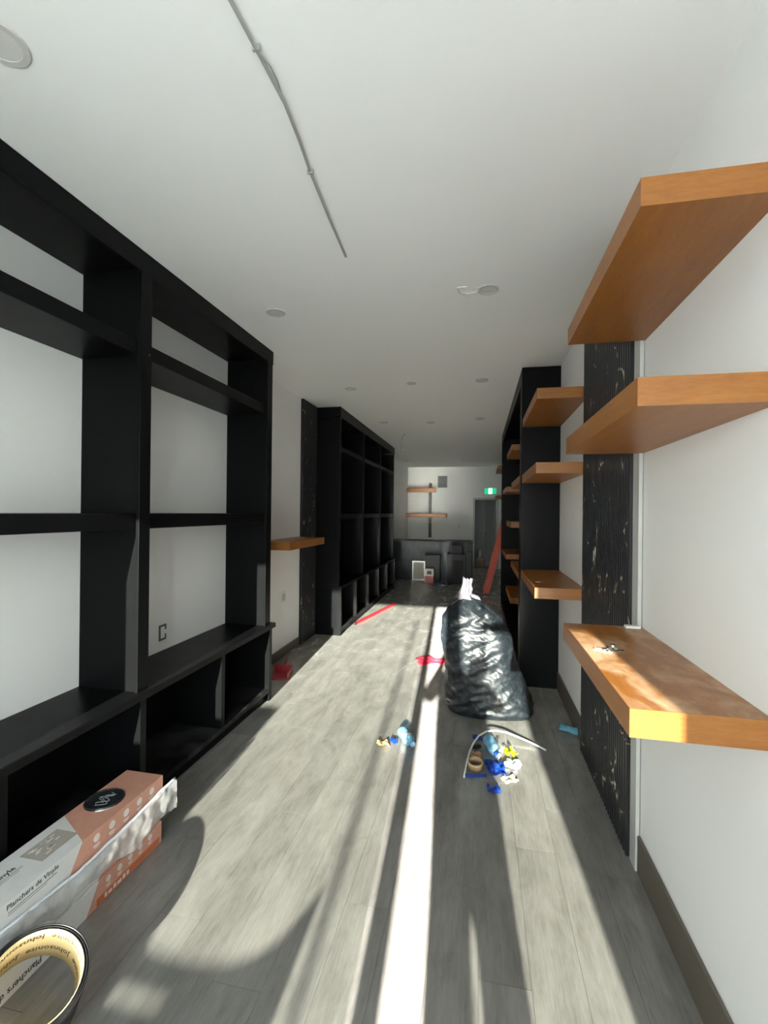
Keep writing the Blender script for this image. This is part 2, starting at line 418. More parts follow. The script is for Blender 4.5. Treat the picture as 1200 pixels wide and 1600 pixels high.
# planks: staggered rows along the room
PW, PL = 0.1785, 1.22
def plank_mesh():
    bm = bmesh.new(); box(bm, (-PW / 2 + 0.0005, -0.5, -0.006), (PW / 2 - 0.0005, 0.5, 0.0))
    me = bpy.data.meshes.new('plank'); bm.to_mesh(me); bm.free(); me.materials.append(M['plank']); return me
pm = plank_mesh(); rows = 16; off = [0.0, 0.43, 0.81, 0.22, 0.62, 1.02, 0.33]
width = (XR - XL) / rows
for i in range(rows):
    y = FRONT_Y - off[i % 7]
    while y < YE:
        a, b = max(y, FRONT_Y), min(y + PL, YE)
        if b - a > 0.05:
            p = bpy.data.objects.new('plank', pm); COL.objects.link(p); p.parent = floor
            p.location = (XL + width * (i + 0.5), (a + b) / 2, 0.0); p.scale = (width / PW, (b - a) - 0.0016, 1)
        y += PL
# skirting
def skirting(name, x0, x1, y0, y1, h, label):
    bm = bmesh.new(); box(bm, (x0, y0, 0.0), (x1, y1, h), 0.003)
    return structure(obj(name, bm, 'baseboard'), label, 'baseboard')
skirting('baseboard_right', XR - 0.014, XR, FRONT_Y, 2.285, 0.165, 'taupe vinyl baseboard under the lowest right shelf')
skirting('baseboard_right_far', XR - 0.014, XR, 3.405, 4.505, 0.165, 'taupe baseboard between slatted panel and right cabinet')
skirting('baseboard_left', XL, XL + 0.012, 3.71, 5.285, 0.10, 'taupe baseboard on the left wall between black units')

# storefront behind the camera: jambs, header, sill, mullions, panes
HZ = 2.445
bm = bmesh.new()
box(bm, (XL, FRONT_Y - 0.15, HZ), (XR, FRONT_Y, ZC)); box(bm, (0.67, FRONT_Y - 0.15, 0), (XR, FRONT_Y, HZ))
box(bm, (XL, FRONT_Y - 0.15, 0), (-1.95, FRONT_Y, HZ))
structure(obj('wall_front', bm, 'wall'), 'shop front wall around the glazing behind the viewpoint', 'wall')
win = structure(part('window_1', (-1.95, FRONT_Y - 0.09, 0.0), (-0.237, FRONT_Y - 0.03, 0.09), 'dark_frame'), 'large tinted shop window left of the doorway', 'window')
part('stile', (-0.237, FRONT_Y - 0.09, 0.0), (-0.153, FRONT_Y - 0.03, HZ), 'dark_frame', win)
part('pane', (-1.95, FRONT_Y - 0.064, 0.09), (-0.247, FRONT_Y - 0.056, HZ), 'glass', win)
win2 = structure(part('window_2', (0.335, FRONT_Y - 0.09, 0.0), (0.67, FRONT_Y - 0.03, 0.09), 'dark_frame'), 'narrow tinted side light right of the doorway', 'window')
part('stile', (0.315, FRONT_Y - 0.09, 0.0), (0.335, FRONT_Y - 0.03, HZ), 'dark_frame', win2)
part('door_edge', (0.03, FRONT_Y - 0.09, 0.0), (0.15, FRONT_Y - 0.03, HZ), 'dark_frame', win2)
part('pane', (0.335, FRONT_Y - 0.064, 0.09), (0.67, FRONT_Y - 0.056, HZ), 'glass', win2)
part('pane', (0.15, FRONT_Y - 0.064, 0.0), (0.315, FRONT_Y - 0.056, HZ), 'glass', win2)  # pane added in this opening to weaken the sun on the rubbish bag
part('transom_bar', (0.335, FRONT_Y - 0.09, 1.985), (0.67, FRONT_Y - 0.03, 2.055), 'dark_frame', win2)
ground = structure(part('pavement', (-30, -40, -0.12), (30, FRONT_Y - 0.15, -0.02), 'concrete'), 'concrete pavement outside the shop front', 'pavement')

# ------------------------------------------------------------------ black shelving unit, left, near
G_UNIT = 'black shelving units'
u = thing('shelving_unit', 'large black shelving unit in the left foreground, open back onto the white wall', 'shelving unit', (-1.95, 2.15, 0), G_UNIT)
Y0, Y1 = 0.62, 3.70
UF, BF = -1.76, -1.737          # front of upper frame, front of base
part('top_fascia', (UF - 0.02, Y0, 2.885), (UF, Y1 + 0.012, 2.998), 'black', u, 0.002)
part('top_panel', (XL, Y0, 2.905), (UF - 0.02, Y1, 2.995), 'black', u)
for y0, y1 in ((0.62, 0.70), (2.122, 2.205), (3.605, 3.70)):
    part('upright', (XL, y0 + 0.015, 0.65), (UF - 0.02, y1 - 0.015 if y1 < 3.6 else y1, 2.905), 'black', u)
    part('upright_edge', (UF - 0.02, y0, 0.65), (UF, y1, 2.885), 'black', u, 0.002)
for a, b in ((0.70, 2.122), (2.205, 3.605)):
    part('shelf', (XL, a - 0.015, 1.518), (UF - 0.022, b + 0.015, 1.60), 'black', u, 0.002)
    part('shelf', (XL, a - 0.015, 2.442), (UF - 0.022, b + 0.015, 2.522), 'black', u, 0.002)
part('base_top', (XL, Y0, 0.612), (BF, Y1 + 0.055, 0.65), 'black', u, 0.002)
part('base_top_lip', (BF, Y0, 0.612), (BF + 0.004, Y1 + 0.055, 0.648), 'black', u)
for y in (0.645, 1.405, 2.147, 2.93, 3.68):
    part('base_divider', (XL, y - 0.022, 0.0 if y > 3.6 or y < 0.7 else 0.105), (BF - 0.004, y + 0.022, 0.612), 'black', u, 0.0015)
part('base_floor', (XL, 0.667, 0.07), (BF - 0.008, 3.658, 0.105), 'black_dusty', u, 0.002)
part('base_back', (XL, 0.667, 0.105), (XL + 0.012, 3.658, 0.612), 'black', u)
part('kick_board', (BF - 0.06, 0.667, 0.0), (BF - 0.035, 3.658, 0.07), 'black', u)
# ------------------------------------------------------------------ black shelving unit, left, far
u2 = thing('shelving_unit', 'black shelving unit at far left with black back and three tall bays', 'shelving unit', (-1.95, 7.7, 0), G_UNIT)
A0, A1 = 5.79, 9.70; F2, B2 = -1.795, -1.757
part('back_panel', (XL, A0, 0.06), (XL + 0.012, A1, 2.99), 'black', u2)
part('top_fascia', (F2 - 0.02, A0 - 0.008, 2.86), (F2 + 0.008, A1, 2.998), 'black', u2, 0.002)
part('top_panel', (XL, A0 - 0.008, 2.87), (F2 - 0.02, A1, 2.995), 'black', u2)
ups = [A0, 7.055, 8.335, A1 - 0.05]
for i, y in enumerate(ups):
    part('upright', (XL + 0.012, y, 0.65), (F2, y + 0.05, 2.86), 'black', u2, 0.002)
for i in range(3):
    a, b = ups[i] + 0.05, ups[i + 1]
    part('shelf', (XL + 0.012, a, 2.425), (F2 - 0.01, b, 2.49), 'black', u2, 0.002)
    part('shelf', (XL + 0.012, a, 1.527), (F2 - 0.01, b, 1.595), 'black', u2, 0.002)
part('base_top', (XL, A0 - 0.01, 0.615), (B2, A1 + 0.02, 0.65), 'black', u2, 0.002)
for i in range(6):
    y = A0 + (A1 - 0.036 - A0) * i / 5.0
    part('base_divider', (XL, y, 0.0 if i in (0, 5) else 0.105), (B2 - 0.003, y + 0.036, 0.615), 'black', u2, 0.0015)
part('base_floor', (XL, A0 + 0.036, 0.07), (B2 - 0.006, A1 - 0.036, 0.105), 'black_dusty', u2, 0.002)
part('kick_board', (B2 - 0.05, A0 + 0.036, 0.0), (B2 - 0.03, A1 - 0.036, 0.07), 'black', u2)
# ------------------------------------------------------------------ tall black cabinet, right
rc = thing('tall_cabinet', 'tall black cabinet on the right wall with staggered wooden shelves inside', 'cabinet', (0.56, 6.4, 0))
C0, C1, CF = 4.51, 8.42, 0.382
part('side_panel', (CF, C0, 0.0), (XR, C0 + 0.04, 2.998), 'black', rc, 0.002)
part('side_panel', (CF, C1 - 0.04, 0.0), (XR, C1, 2.998), 'black', rc, 0.002)
part('back_panel', (XR - 0.02, C0 + 0.04, 0.0), (XR, C1 - 0.04, 2.998), 'black', rc)
part('top_fascia', (CF, C0 + 0.04, 2.85), (CF + 0.022, C1 - 0.04, 2.998), 'black', rc, 0.002)
part('corner_post', (CF, C0 + 0.04, 0.0), (CF + 0.022, C0 + 0.16, 2.85), 'black', rc, 0.002)
part('kick_board', (CF, C0 + 0.16, 0.0), (CF + 0.022, C1 - 0.04, 0.10), 'black', rc, 0.002)
part('top_panel', (CF + 0.022, C0 + 0.04, 2.93), (XR - 0.02, C1 - 0.04, 2.998), 'black', rc)
part('plinth', (CF + 0.022, C0 + 0.04, 0.0), (XR - 0.02, C1 - 0.04, 0.10), 'black', rc)
def slab(name, x0, x1, y0, y1, z0, z1, wall_side, parent, dusty=False):
    """wooden slab: core board with veneer bands on its free edges"""
    b = 0.003; W = 'wood_dust' if dusty else 'wood_y'
    o = (0.5 * (x0 + x1), 0.5 * (y0 + y1), z0)
    fx0, fx1 = (x0 + b, x1) if wall_side == '+x' else (x0, x1 - b)
    core = part('board', (fx0, y0 + b, z0), (fx1, y1 - b, z1), W, parent, origin=o)
    if wall_side == '+x': part('front_band', (x0, y0, z0), (fx0, y1, z1), 'wood_y', parent, origin=o)
    else: part('front_band', (fx1, y0, z0), (x1, y1, z1), 'wood_y', parent, origin=o)
    part('end_band', (fx0, y0, z0), (fx1, y0 + b, z1), 'wood_x', parent, origin=o)
    part('end_band', (fx0, y1 - b, z0), (fx1, y1, z1), 'wood_x', parent, origin=o)
    return core
for a, b, zs in ((4.67, 6.14, (1.94, 0.94)), (6.16, 7.20, (2.44, 1.44, 0.46)), (7.22, 8.375, (1.955, 0.93))):
    for z in zs:
        sh = part('shelf', (0.402, a, z), (XR - 0.02, b, z + 0.076), 'wood_y', rc, 0.001, origin=(0.56, (a + b) / 2, z)); sh['label'] = 'orange brown wooden shelf'
# ------------------------------------------------------------------ floating wooden shelves
G_SH = 'wooden floating shelves'
def floating(label, x0, x1, y0, y1, z0, z1, side, dusty=False):
    t = thing('floating_shelf', label, 'shelf', ((x0 + x1) / 2, (y0 + y1) / 2, z0), G_SH)
    slab('floating_shelf', x0, x1, y0, y1, z0, z1, side, t, dusty); return t
PX = 0.706      # face of slats
floating('topmost wooden floating shelf in the right foreground, nearest the ceiling', 0.398, XR, 1.29, 2.285, 2.413, 2.487, '+x')
floating('wooden floating shelf right foreground, middle one of three beside slatted panel', 0.398, XR, 1.30, 2.30, 1.902, 1.977, '+x')
floating('lowest wooden shelf in right foreground, sunlit and dusty on top', 0.394, XR, 1.325, 2.30, 1.033, 1.109, '+x', True)
floating('highest wooden shelf between slatted panel and tall right cabinet', 0.392, XR, 3.405, 4.508, 2.435, 2.51, '+x')
floating('middle wooden shelf between slatted panel and tall right cabinet', 0.390, XR, 3.405, 4.508, 1.908, 1.985, '+x')
floating('lowest wooden shelf between slatted panel and tall right cabinet', 0.388, XR, 3.405, 4.508, 1.024, 1.10, '+x')
floating('single wooden shelf on left wall between the two black units', XL, -1.80, 4.20, 5.22, 1.24, 1.318, '-x')
floating('small wooden shelf high on far right wall beyond the tall cabinet', 0.40, XR, 10.6, 11.95, 2.62, 2.70, '+x')
floating('small wooden shelf above the doorway side at the far right', 0.42, XR, 12.2, 13.3, 2.02, 2.09, '+x')
def end_shelf(label, x1, z0, z1):
    t = thing('floating_shelf', label, 'shelf', ((XL + x1) / 2, YE - 0.12, z0), G_SH); b = 0.003
    o = ((XL + x1) / 2, YE - 0.12, z0)
    part('board', (XL, YE - 0.25 + b, z0), (x1 - b, YE - 0.0105, z1), 'wood_x', t, origin=o)
    part('front_band', (XL, YE - 0.25, z0), (x1, YE - 0.25 + b, z1), 'wood_x', t, origin=o)
    part('end_band', (x1 - b, YE - 0.25 + b, z0), (x1, YE - 0.0105, z1), 'wood_x', t, origin=o)
end_shelf('upper wooden shelf on the far end wall, the shorter one', -1.275, 2.24, 2.36)
end_shelf('lower wooden shelf on the far end wall, the longer one', -0.945, 1.49, 1.605)
# ------------------------------------------------------------------ slatted black marble panels
def slat_mesh(h, w=0.0215, d=0.024):
    """vertical slat with chamfered front, front towards -x, origin at its foot"""
    bm = bmesh.new(); c = 0.005
    poly = [(0, -w / 2, 0), (-d + c, -w / 2, 0), (-d, -w / 2 + c, 0), (-d, w / 2 - c, 0), (-d + c, w / 2, 0), (0, w / 2, 0)]
    prism(bm, poly, (0, 0, h)); bmesh.ops.recalc_face_normals(bm, faces=bm.faces)
    me = bpy.data.meshes.new('slat'); bm.to_mesh(me); bm.free(); me.materials.append(M['marble']); return me
pr = thing('slatted_panel', 'black marble slatted wall panel behind the right foreground shelves', 'wall panel', (XR, 2.88, 0), 'slatted marble wall panels')
part('backing', (XR - 0.010, 2.372, 0.0), (XR - 0.001, 3.398, 2.998), 'charcoal', pr)
sm = slat_mesh(2.996); N = 27
for i in range(N):
    s = bpy.data.objects.new('slat', sm); COL.objects.link(s); s.parent = pr
    s.location = Vector((XR - 0.010, 2.372 + (i + 0.5) * (3.398 - 2.372) / N, 0.001)) - ORG[pr.name]
part('edge_trim', (XR - 0.020, 2.290, 0.0), (XR - 0.001, 2.370, 2.998), 'trim', pr)
part('shadow_gap_strip', (XR - 0.004, 2.2875, 0.0), (XR - 0.001, 2.290, 2.998), 'mid_grey', pr)  # grey strip drawn in place of the shadow gap beside the trim
pl = thing('slatted_panel', 'black marble slatted panel on left wall beside the far unit', 'wall panel', (XL, 5.54, 0), 'slatted marble wall panels')
part('backing', (XL + 0.001, 5.29, 0.0), (XL + 0.010, 5.779, 2.998), 'charcoal', pl)
sm2 = slat_mesh(2.996); N = 13
for i in range(N):
    s = bpy.data.objects.new('slat', sm2); COL.objects.link(s); s.parent = pl; s.rotation_euler = (0, 0, math.pi)
    s.location = Vector((XL + 0.010, 5.29 + (i + 0.5) * 0.489 / N, 0.001)) - ORG[pl.name]
# ------------------------------------------------------------------ end wall details
part_o = part('marble_strip', (-1.50, YE - 0.010, 0.88), (-1.405, YE - 0.001, 2.52), 'marble')
tag(part_o, 'narrow black vertical strip on the end wall behind the shelves', 'wall strip')
v = thing('wall_vent', 'square dark grille high on the end wall', 'vent', (-1.09, YE, 2.4))
vent_frame = part('frame', (-1.235, YE - 0.02, 2.385), (-0.945, YE - 0.001, 2.735), 'mid_grey', v)
for i in range(9): part('louvre', (-1.21, YE - 0.03, 2.405 + i * 0.035), (-0.97, YE - 0.02, 2.425 + i * 0.035), 'dark_grey', vent_frame)
sg = thing('exit_sign', 'green and white illuminated exit sign above the far doorway', 'sign', (0.307, YE, 2.19))
part('housing', (0.125, YE - 0.05, 2.18), (0.49, YE - 0.001, 2.375), 'white_plastic', sg, 0.004)
part('face', (0.14, YE - 0.054, 2.195), (0.475, YE - 0.05, 2.36), 'exit_green', sg)
sg_sym = part('doorway_symbol', (0.255, YE - 0.056, 2.195), (0.36, YE - 0.054, 2.36), 'exit_white', sg)
bm = bmesh.new()
lathe(bm, [(0.0005, 0), (0.014, 0), (0.014, 0.002), (0.0005, 0.002)], Matrix.Translation((0.315, YE - 0.056, 2.335)) @ Matrix.Rotation(math.pi / 2, 4, 'X'), 12)
for p in ([(0.30, 2.315), (0.325, 2.32), (0.318, 2.27), (0.296, 2.265)], [(0.296, 2.27), (0.31, 2.27), (0.295, 2.24), (0.278, 2.212), (0.268, 2.218), (0.284, 2.245)], [(0.306, 2.27), (0.318, 2.27), (0.33, 2.24), (0.322, 2.21), (0.312, 2.213), (0.317, 2.238)], [(0.322, 2.318), (0.346, 2.29), (0.34, 2.284), (0.318, 2.305)], [(0.303, 2.315), (0.277, 2.295), (0.281, 2.287), (0.306, 2.302)]):
    prism(bm, [(x, YE - 0.056, z) for x, z in p], (0, -0.002, 0))
obj('running_figure', bm, 'exit_green', sg_sym)
dr = structure(part('door_1', (DX0 - 0.05, YE - 0.012, 0.0), (DX0, YE - 0.001, DZ + 0.05), 'trim'), 'dark doorway at the far end with a grey door standing open', 'door')
part('door_casing', (DX0, YE - 0.012, DZ), (DX1 + 0.06, YE - 0.001, DZ + 0.05), 'trim', dr)
part('door_casing', (DX1, YE - 0.012, 0.0), (DX1 + 0.06, YE - 0.001, DZ), 'trim', dr)
leaf = None
bm = bmesh.new(); prism(bm, [(0.175, YE + 0.62, 0.01), (0.49, YE + 0.13, 0.01), (0.525, YE + 0.15, 0.01), (0.21, YE + 0.64, 0.01)], (0, 0, 1.99))
leaf = obj('door_leaf', bm, 'door_grey', dr)
bm = bmesh.new(); lathe(bm, [(0.001, 0), (0.025, 0), (0.03, 0.02), (0.02, 0.04), (0.001, 0.045)], Matrix.Translation((0.205, YE + 0.56, 1.0)) @ Matrix.Rotation(math.pi / 2, 4, 'X'), 12)
obj('door_knob', bm, 'steel', leaf)
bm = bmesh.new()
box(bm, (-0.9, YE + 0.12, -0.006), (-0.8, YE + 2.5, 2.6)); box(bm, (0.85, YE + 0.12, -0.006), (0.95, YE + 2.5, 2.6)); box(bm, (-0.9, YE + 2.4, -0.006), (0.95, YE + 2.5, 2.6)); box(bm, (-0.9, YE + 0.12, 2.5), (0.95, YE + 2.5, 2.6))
structure(obj('wall_storeroom', bm, 'rubber'), 'store room walls, dimness put in their black colour, seen through the far doorway', 'wall')  # darkness of the unlit room is put into the near-black wall colour
tag(part('carton', (-0.06, YE + 0.5, -0.006), (0.13, YE + 0.7, 0.26), 'cardboard'), 'small brown carton inside the far doorway', 'box')
bm = bmesh.new(); lathe(bm, [(0.001, 0), (0.045, 0), (0.045, 0.16), (0.02, 0.2), (0.02, 0.24), (0.001, 0.24)], Matrix.Translation((0.03, YE + 0.6, 0.26)), 14)
tag(obj('jug', bm, 'white_plastic', smooth=True), 'pale plastic jug on the carton in the far doorway', 'jug')
sw = thing('light_switch', 'small white switch plate on the far end wall', 'switch', (-0.59, YE, 1.2))
sw_plate = part('plate', (-0.625, YE - 0.01, 1.17), (-0.555, YE - 0.001, 1.285), 'white_plastic', sw, 0.002)
part('rocker', (-0.605, YE - 0.014, 1.2), (-0.575, YE - 0.01, 1.255), 'trim', sw_plate)
# counter
ct = thing('counter', 'low grey stone counter in front of the end wall', 'counter', (-1.15, 11.5, 0))
part('front_panel', (XL + 0.002, 11.15, 0.0), (-0.155, 11.19, 0.90), 'grey_stone', ct, 0.002)
part('end_panel', (-0.195, 11.19, 0.0), (-0.155, 11.85, 0.90), 'grey_stone', ct, 0.002)
part('worktop', (XL + 0.002, 11.13, 0.90), (-0.14, 11.87, 0.935), 'grey_stone', ct, 0.002)
tag(part('board', (-0.80, 11.16, 0.936), (-0.18, 11.45, 0.965), 'charcoal', bev=0.003), 'black flat board lying on the right end of the counter', 'board')
tag(part('batten', (-1.55, 11.3, 0.936), (-0.86, 11.36, 0.952), 'charcoal', bev=0.003), 'thin black batten lying along the counter top', 'batten')
# things standing against the counter
ap = thing('boxed_appliance', 'tall dark upright case leaning room for a narrower top, before counter', 'appliance', (-0.53, 10.8, 0))
ap['label'] = 'tall dark case with a narrower head standing before the counter'
part('body', (-0.72, 10.66, 0.0), (-0.335, 11.0, 0.69), 'charcoal', ap, 0.006)
part('top_section', (-0.64, 10.72, 0.69), (-0.375, 10.98, 0.87), 'dark_grey', ap, 0.006)
part('side_strip', (-0.335, 10.67, 0.0), (-0.325, 10.99, 0.66), 'mid_grey', ap)
part('front_panel', (-0.70, 10.652, 0.05), (-0.355, 10.66, 0.55), 'dark_grey', ap, 0.002)
tag(part('panel_board', (-0.285, 10.98, 0.0), (-0.165, 11.12, 0.72), 'charcoal', bev=0.003), 'dark board leaning at the right corner of the counter', 'board')
bk = thing('black_case', 'black square case behind the red and white carton', 'case', (-1.07, 10.95, 0))
part('body', (-1.24, 10.82, 0.0), (-0.89, 11.08, 0.60), 'charcoal', bk, 0.006)
part('lid', (-1.245, 10.815, 0.60), (-0.885, 11.085, 0.63), 'black', bk, 0.004)
rw = thing('printed_carton', 'small red and white carton on the floor before the counter', 'box', (-1.125, 10.72, 0))
part('lower_half', (-1.23, 10.65, 0.0), (-1.02, 10.78, 0.155), 'dark_red', rw, 0.002)
part('upper_half', (-1.23, 10.65, 0.155), (-1.02, 10.78, 0.32), 'print_white', rw, 0.002)
part('printed_picture', (-1.17, 10.647, 0.20), (-1.07, 10.65, 0.28), 'ink', rw)
pf = thing('framed_panel', 'grey framed panel standing on the floor left of the black case', 'frame', (-1.42, 11.1, 0))
part('sheet', (-1.56, 11.09, 0.02), (-1.29, 11.105, 0.43), 'label_grey', pf)
for lo, hi in (((-1.58, 11.08, 0.0), (-1.27, 11.11, 0.02)), ((-1.58, 11.08, 0.43), (-1.27, 11.11, 0.45)), ((-1.58, 11.08, 0.02), (-1.56, 11.11, 0.43)), ((-1.29, 11.08, 0.02), (-1.27, 11.11, 0.43))):
    part('frame_rail', lo, hi, 'aluminium', pf)
# ------------------------------------------------------------------ orange step ladder, folded, leaning right
ld = thing('step_ladder', 'folded orange step ladder leaning towards the right wall at the back', 'ladder', (0.2, 9.5, 0))
lean = Vector((0.245, 0, 1.0)).normalized(); nrm = Vector((lean.z, 0, -lean.x))
def rail(name, base, top_len, w, d, mat, parent):
    bm = bmesh.new(); b = Vector(base)
    c = [b + nrm * sx * w / 2 + Vector((0, sy * d / 2, 0)) for sx, sy in ((-1, -1), (1, -1), (1, 1), (-1, 1))]
    prism(bm, c, lean * top_len); return obj(name, bm, mat, parent)
Lh = 1.95
for y in (9.33, 9.78):
    rail('front_rail', (0.115, y, 0.035), Lh, 0.065, 0.03, 'orange', ld)
    rail('rear_rail', (0.176, y, 0.035), Lh - 0.1, 0.05, 0.028, 'orange', ld)
    for x in (0.115, 0.187):
        bm = bmesh.new(); b = Vector((x, y, 0.002))
        prism(bm, [b + Vector((-0.034, -0.02, 0)), b + Vector((0.034, -0.02, 0)), b + Vector((0.034, 0.02, 0)), b + Vector((-0.034, 0.02, 0))], lean * 0.033)
        obj('rubber_foot', bm, 'rubber', ld)
for k in range(6):
    p = Vector((0.115, 0, 0.035)) + lean * (0.28 + k * 0.29)
    bm = bmesh.new(); box(bm, (p.x - 0.035, 9.345, p.z - 0.012), (p.x + 0.035, 9.765, p.z + 0.012), 0.003); obj('step', bm, 'aluminium', ld)
p = Vector((0.115, 0, 0.035)) + lean * Lh
part('top_cap', (p.x - 0.05, 9.30, p.z), (p.x + 0.13, 9.81, p.z + 0.05), 'red', ld, 0.006)
# ------------------------------------------------------------------ ceiling fittings
def downlight(label, x, y, r=0.068):
    t = thing('ceiling_light', label, 'ceiling light', (x, y, ZC), 'round recessed ceiling lights')
    bm = bmesh.new(); seg = 28; R4 = Matrix.Translation((x, y, ZC))
    prof = [(r * 0.70, -0.001), (r * 0.72, -0.006), (r * 0.95, -0.006), (r, -0.001)]
    rings = [[bm.verts.new(R4 @ Vector((a * math.cos(2 * math.pi * k / seg), a * math.sin(2 * math.pi * k / seg), z))) for k in range(seg)] for a, z in prof]
    for A, B in zip(rings, rings[1:]):
        for k in range(seg): bm.faces.new((A[k], A[(k + 1) % seg], B[(k + 1) % seg], B[k]))
    obj('trim_ring', bm, 'ring', t)
    bm = bmesh.new(); lathe(bm, [(0.001, -0.004), (r * 0.72, -0.004), (r * 0.72, -0.001), (0.001, -0.001)], R4, seg); obj('lens', bm, 'lens', t)
downlight('recessed ceiling light in the top left corner, nearest of all', -1.405, 1.10, 0.078)
downlight('recessed ceiling light above the far end of the near left unit', -1.396, 2.973)
downlight('recessed ceiling light right of centre beside the smeared half ring', 0.040, 2.905)
downlight('recessed ceiling light left, in front of the far black unit', -1.420, 4.965)
downlight('recessed ceiling light right, near the tall right cabinet top', 0.012, 4.873)
downlight('recessed ceiling light left row, third from the near unit', -1.445, 6.911)
downlight('recessed ceiling light middle row, second from the front', -0.740, 7.019)
downlight('recessed ceiling light right row, farthest one', -0.004, 6.842)
downlight('recessed ceiling light middle row, nearest one, faint', -0.722, 4.869, 0.05)
downlight('recessed ceiling light middle row, deepest in the shop', -0.738, 9.923)
bm = bmesh.new(); pts = []
for k in range(13):
    a = math.pi * (-0.15 + 1.15 * k / 12.0); pts.append((-0.075 + 0.062 * math.cos(a), 2.885 + 0.05 * math.sin(a), ZC - 0.002))
pts.append((-0.145, 2.84, ZC - 0.002)); pts.append((-0.09, 2.845, ZC - 0.002))
tube(bm, pts, 0.006, 6); tag(obj('ceiling_ring', bm, 'ring'), 'grey half ring mark stuck on the ceiling beside a light', 'ring')
cd = thing('ceiling_conduit', 'thin grey cable run clipped along the ceiling, ending abruptly', 'cable', (-0.67, 1.6, ZC))
bm = bmesh.new()
tube(bm, [(-0.672, 0.3, 2.991), (-0.669, 1.10, 2.991), (-0.660, 1.26, 2.989), (-0.652, 1.44, 2.989), (-0.664, 1.60, 2.990), (-0.681, 1.756, 2.991), (-0.700, 2.06, 2.991), (-0.716, 2.374, 2.991)], 0.0065, 8)
obj('cable', bm, 'conduit', cd)
for x, y in ((-0.660, 1.255), (-0.681, 1.756)):
    part('clip', (x - 0.013, y - 0.005, ZC - 0.017), (x + 0.013, y + 0.005, ZC - 0.0005), 'conduit', cd, 0.002)
bm = bmesh.new(); tube(bm, [(-0.655, 1.27, 2.988), (-0.640, 1.31, 2.982), (-0.641, 1.36, 2.985), (-0.652, 1.42, 2.99)], 0.003, 6); obj('wire_loop', bm, 'conduit', cd)
bm = bmesh.new(); tube(bm, [(-1.29, 8.03, 3.0), (-1.32, 8.0, 2.985), (-1.345, 8.0, 2.94), (-1.37, 8.0, 2.86), (-1.375, 8.0, 2.78), (-1.35, 8.0, 2.725), (-1.30, 8.0, 2.72), (-1.27, 8.0, 2.735)], 0.006, 6)
tag(obj('dangling_wire', bm, 'conduit', smooth=True), 'loose wire loop hanging from the ceiling near the far unit', 'wire')
bm = bmesh.new(); lathe(bm, [(0.001, 0), (0.035, 0), (0.035, 0.012), (0.012, 0.02), (0.012, 0.06), (0.022, 0.065), (0.001, 0.075)], Matrix.Translation((-0.443, 11.85, ZC)) @ Matrix.Rotation(math.pi, 4, 'X'), 12)
tag(obj('sprinkler_head', bm, 'white_plastic'), 'small white sprinkler head on the far ceiling', 'sprinkler')
# wall boxes on the left wall
ob = thing('outlet_bracket', 'open grey outlet bracket on white wall inside near left unit', 'outlet', (XL, 2.81, 0.77))
for lo, hi in (((2.776, 0.722), (2.790, 0.828)), ((2.790, 0.815), (2.848, 0.828)), ((2.790, 0.722), (2.848, 0.735)), ((2.838, 0.735), (2.848, 0.76)), ((2.838, 0.79), (2.848, 0.815))):
    part('bracket_arm', (XL + 0.0005, lo[0], lo[1]), (XL + 0.006, hi[0], hi[1]), 'galv', ob)
wp = thing('wall_plate', 'white blank outlet plate low on left wall below the single shelf', 'outlet', (XL, 4.82, 0.66))
wp_plate = part('plate', (XL + 0.0005, 4.76, 0.60), (XL + 0.006, 4.885, 0.725), 'white_plastic', wp, 0.002)
part('socket', (XL + 0.006, 4.79, 0.625), (XL + 0.009, 4.855, 0.70), 'trim', wp_plate, 0.001)
# ------------------------------------------------------------------ flooring cartons, left foreground
BX0, BX1, BY0, BY1 = -1.712, -1.505, 0.74, 2.0
G_BOX = 'stacked flooring cartons'
def icons(parent, z, y0, n, step, r, x, mat):
    bm = bmesh.new()
    for k in range(n):
        lathe(bm, [(0.0005, 0), (r, 0), (r, 0.0008), (0.0005, 0.0008)], Matrix.Translation((x, y0 + k * step, z)) @ Matrix.Rotation(math.pi / 2, 4, 'Y'), 14)
        box(bm, (x, y0 + k * step - r, z - r * 1.9), (x + 0.0008, y0 + k * step + r, z - r * 1.6)); box(bm, (x, y0 + k * step - r * 0.7, z - r * 2.4), (x + 0.0008, y0 + k * step + r * 0.7, z - r * 2.15))
    o = obj('printed_icons', bm, mat, parent); o['kind'] = 'stuff'; return o
b1 = thing('flooring_carton', 'bottom flooring carton of the stack, orange stripe along its lower edge', 'box', (-1.61, 1.4, 0), G_BOX)
b1_body = part('carton_body', (BX0, BY0, 0.001), (BX1, BY1 - 0.01, 0.103), 'carton_low', b1, 0.002)
part('printed_stripe', (BX1, 1.60, 0.006), (BX1 + 0.0008, BY1 - 0.03, 0.036), 'orange_print', b1_body)
bm = bmesh.new(); yy = 1.64
for wd in (0.012, 0.02, 0.016, 0.022, 0.016, 0.014): box(bm, (BX1 + 0.0008, yy, 0.012), (BX1 + 0.0014, yy + wd, 0.030 if wd < 0.02 else 0.025)); yy += wd + 0.007
obj('printed_marks', bm, 'print_white', b1_body)['kind'] = 'stuff'
icons(b1_body, 0.078, 1.66, 5, 0.062, 0.013, BX1, 'print_white')
text('printed_lettering', 'Planchers de Vinyle', 0.032, 'ink', b1_body, (BX1 + 0.0008, 1.36, 0.038), (0, -1, 0), (0, 0, -1), True)
b2 = thing('flooring_carton', 'middle flooring carton wrapped in loose clear plastic', 'box', (-1.61, 1.4, 0.105), G_BOX)
b2_body = part('carton_body', (BX0, BY0, 0.105), (BX1 - 0.006, BY1 - 0.03, 0.208), 'carton_low', b2, 0.002)
icons(b2_body, 0.175, 1.22, 5, 0.06, 0.014, BX1 - 0.006, 'ink_soft')
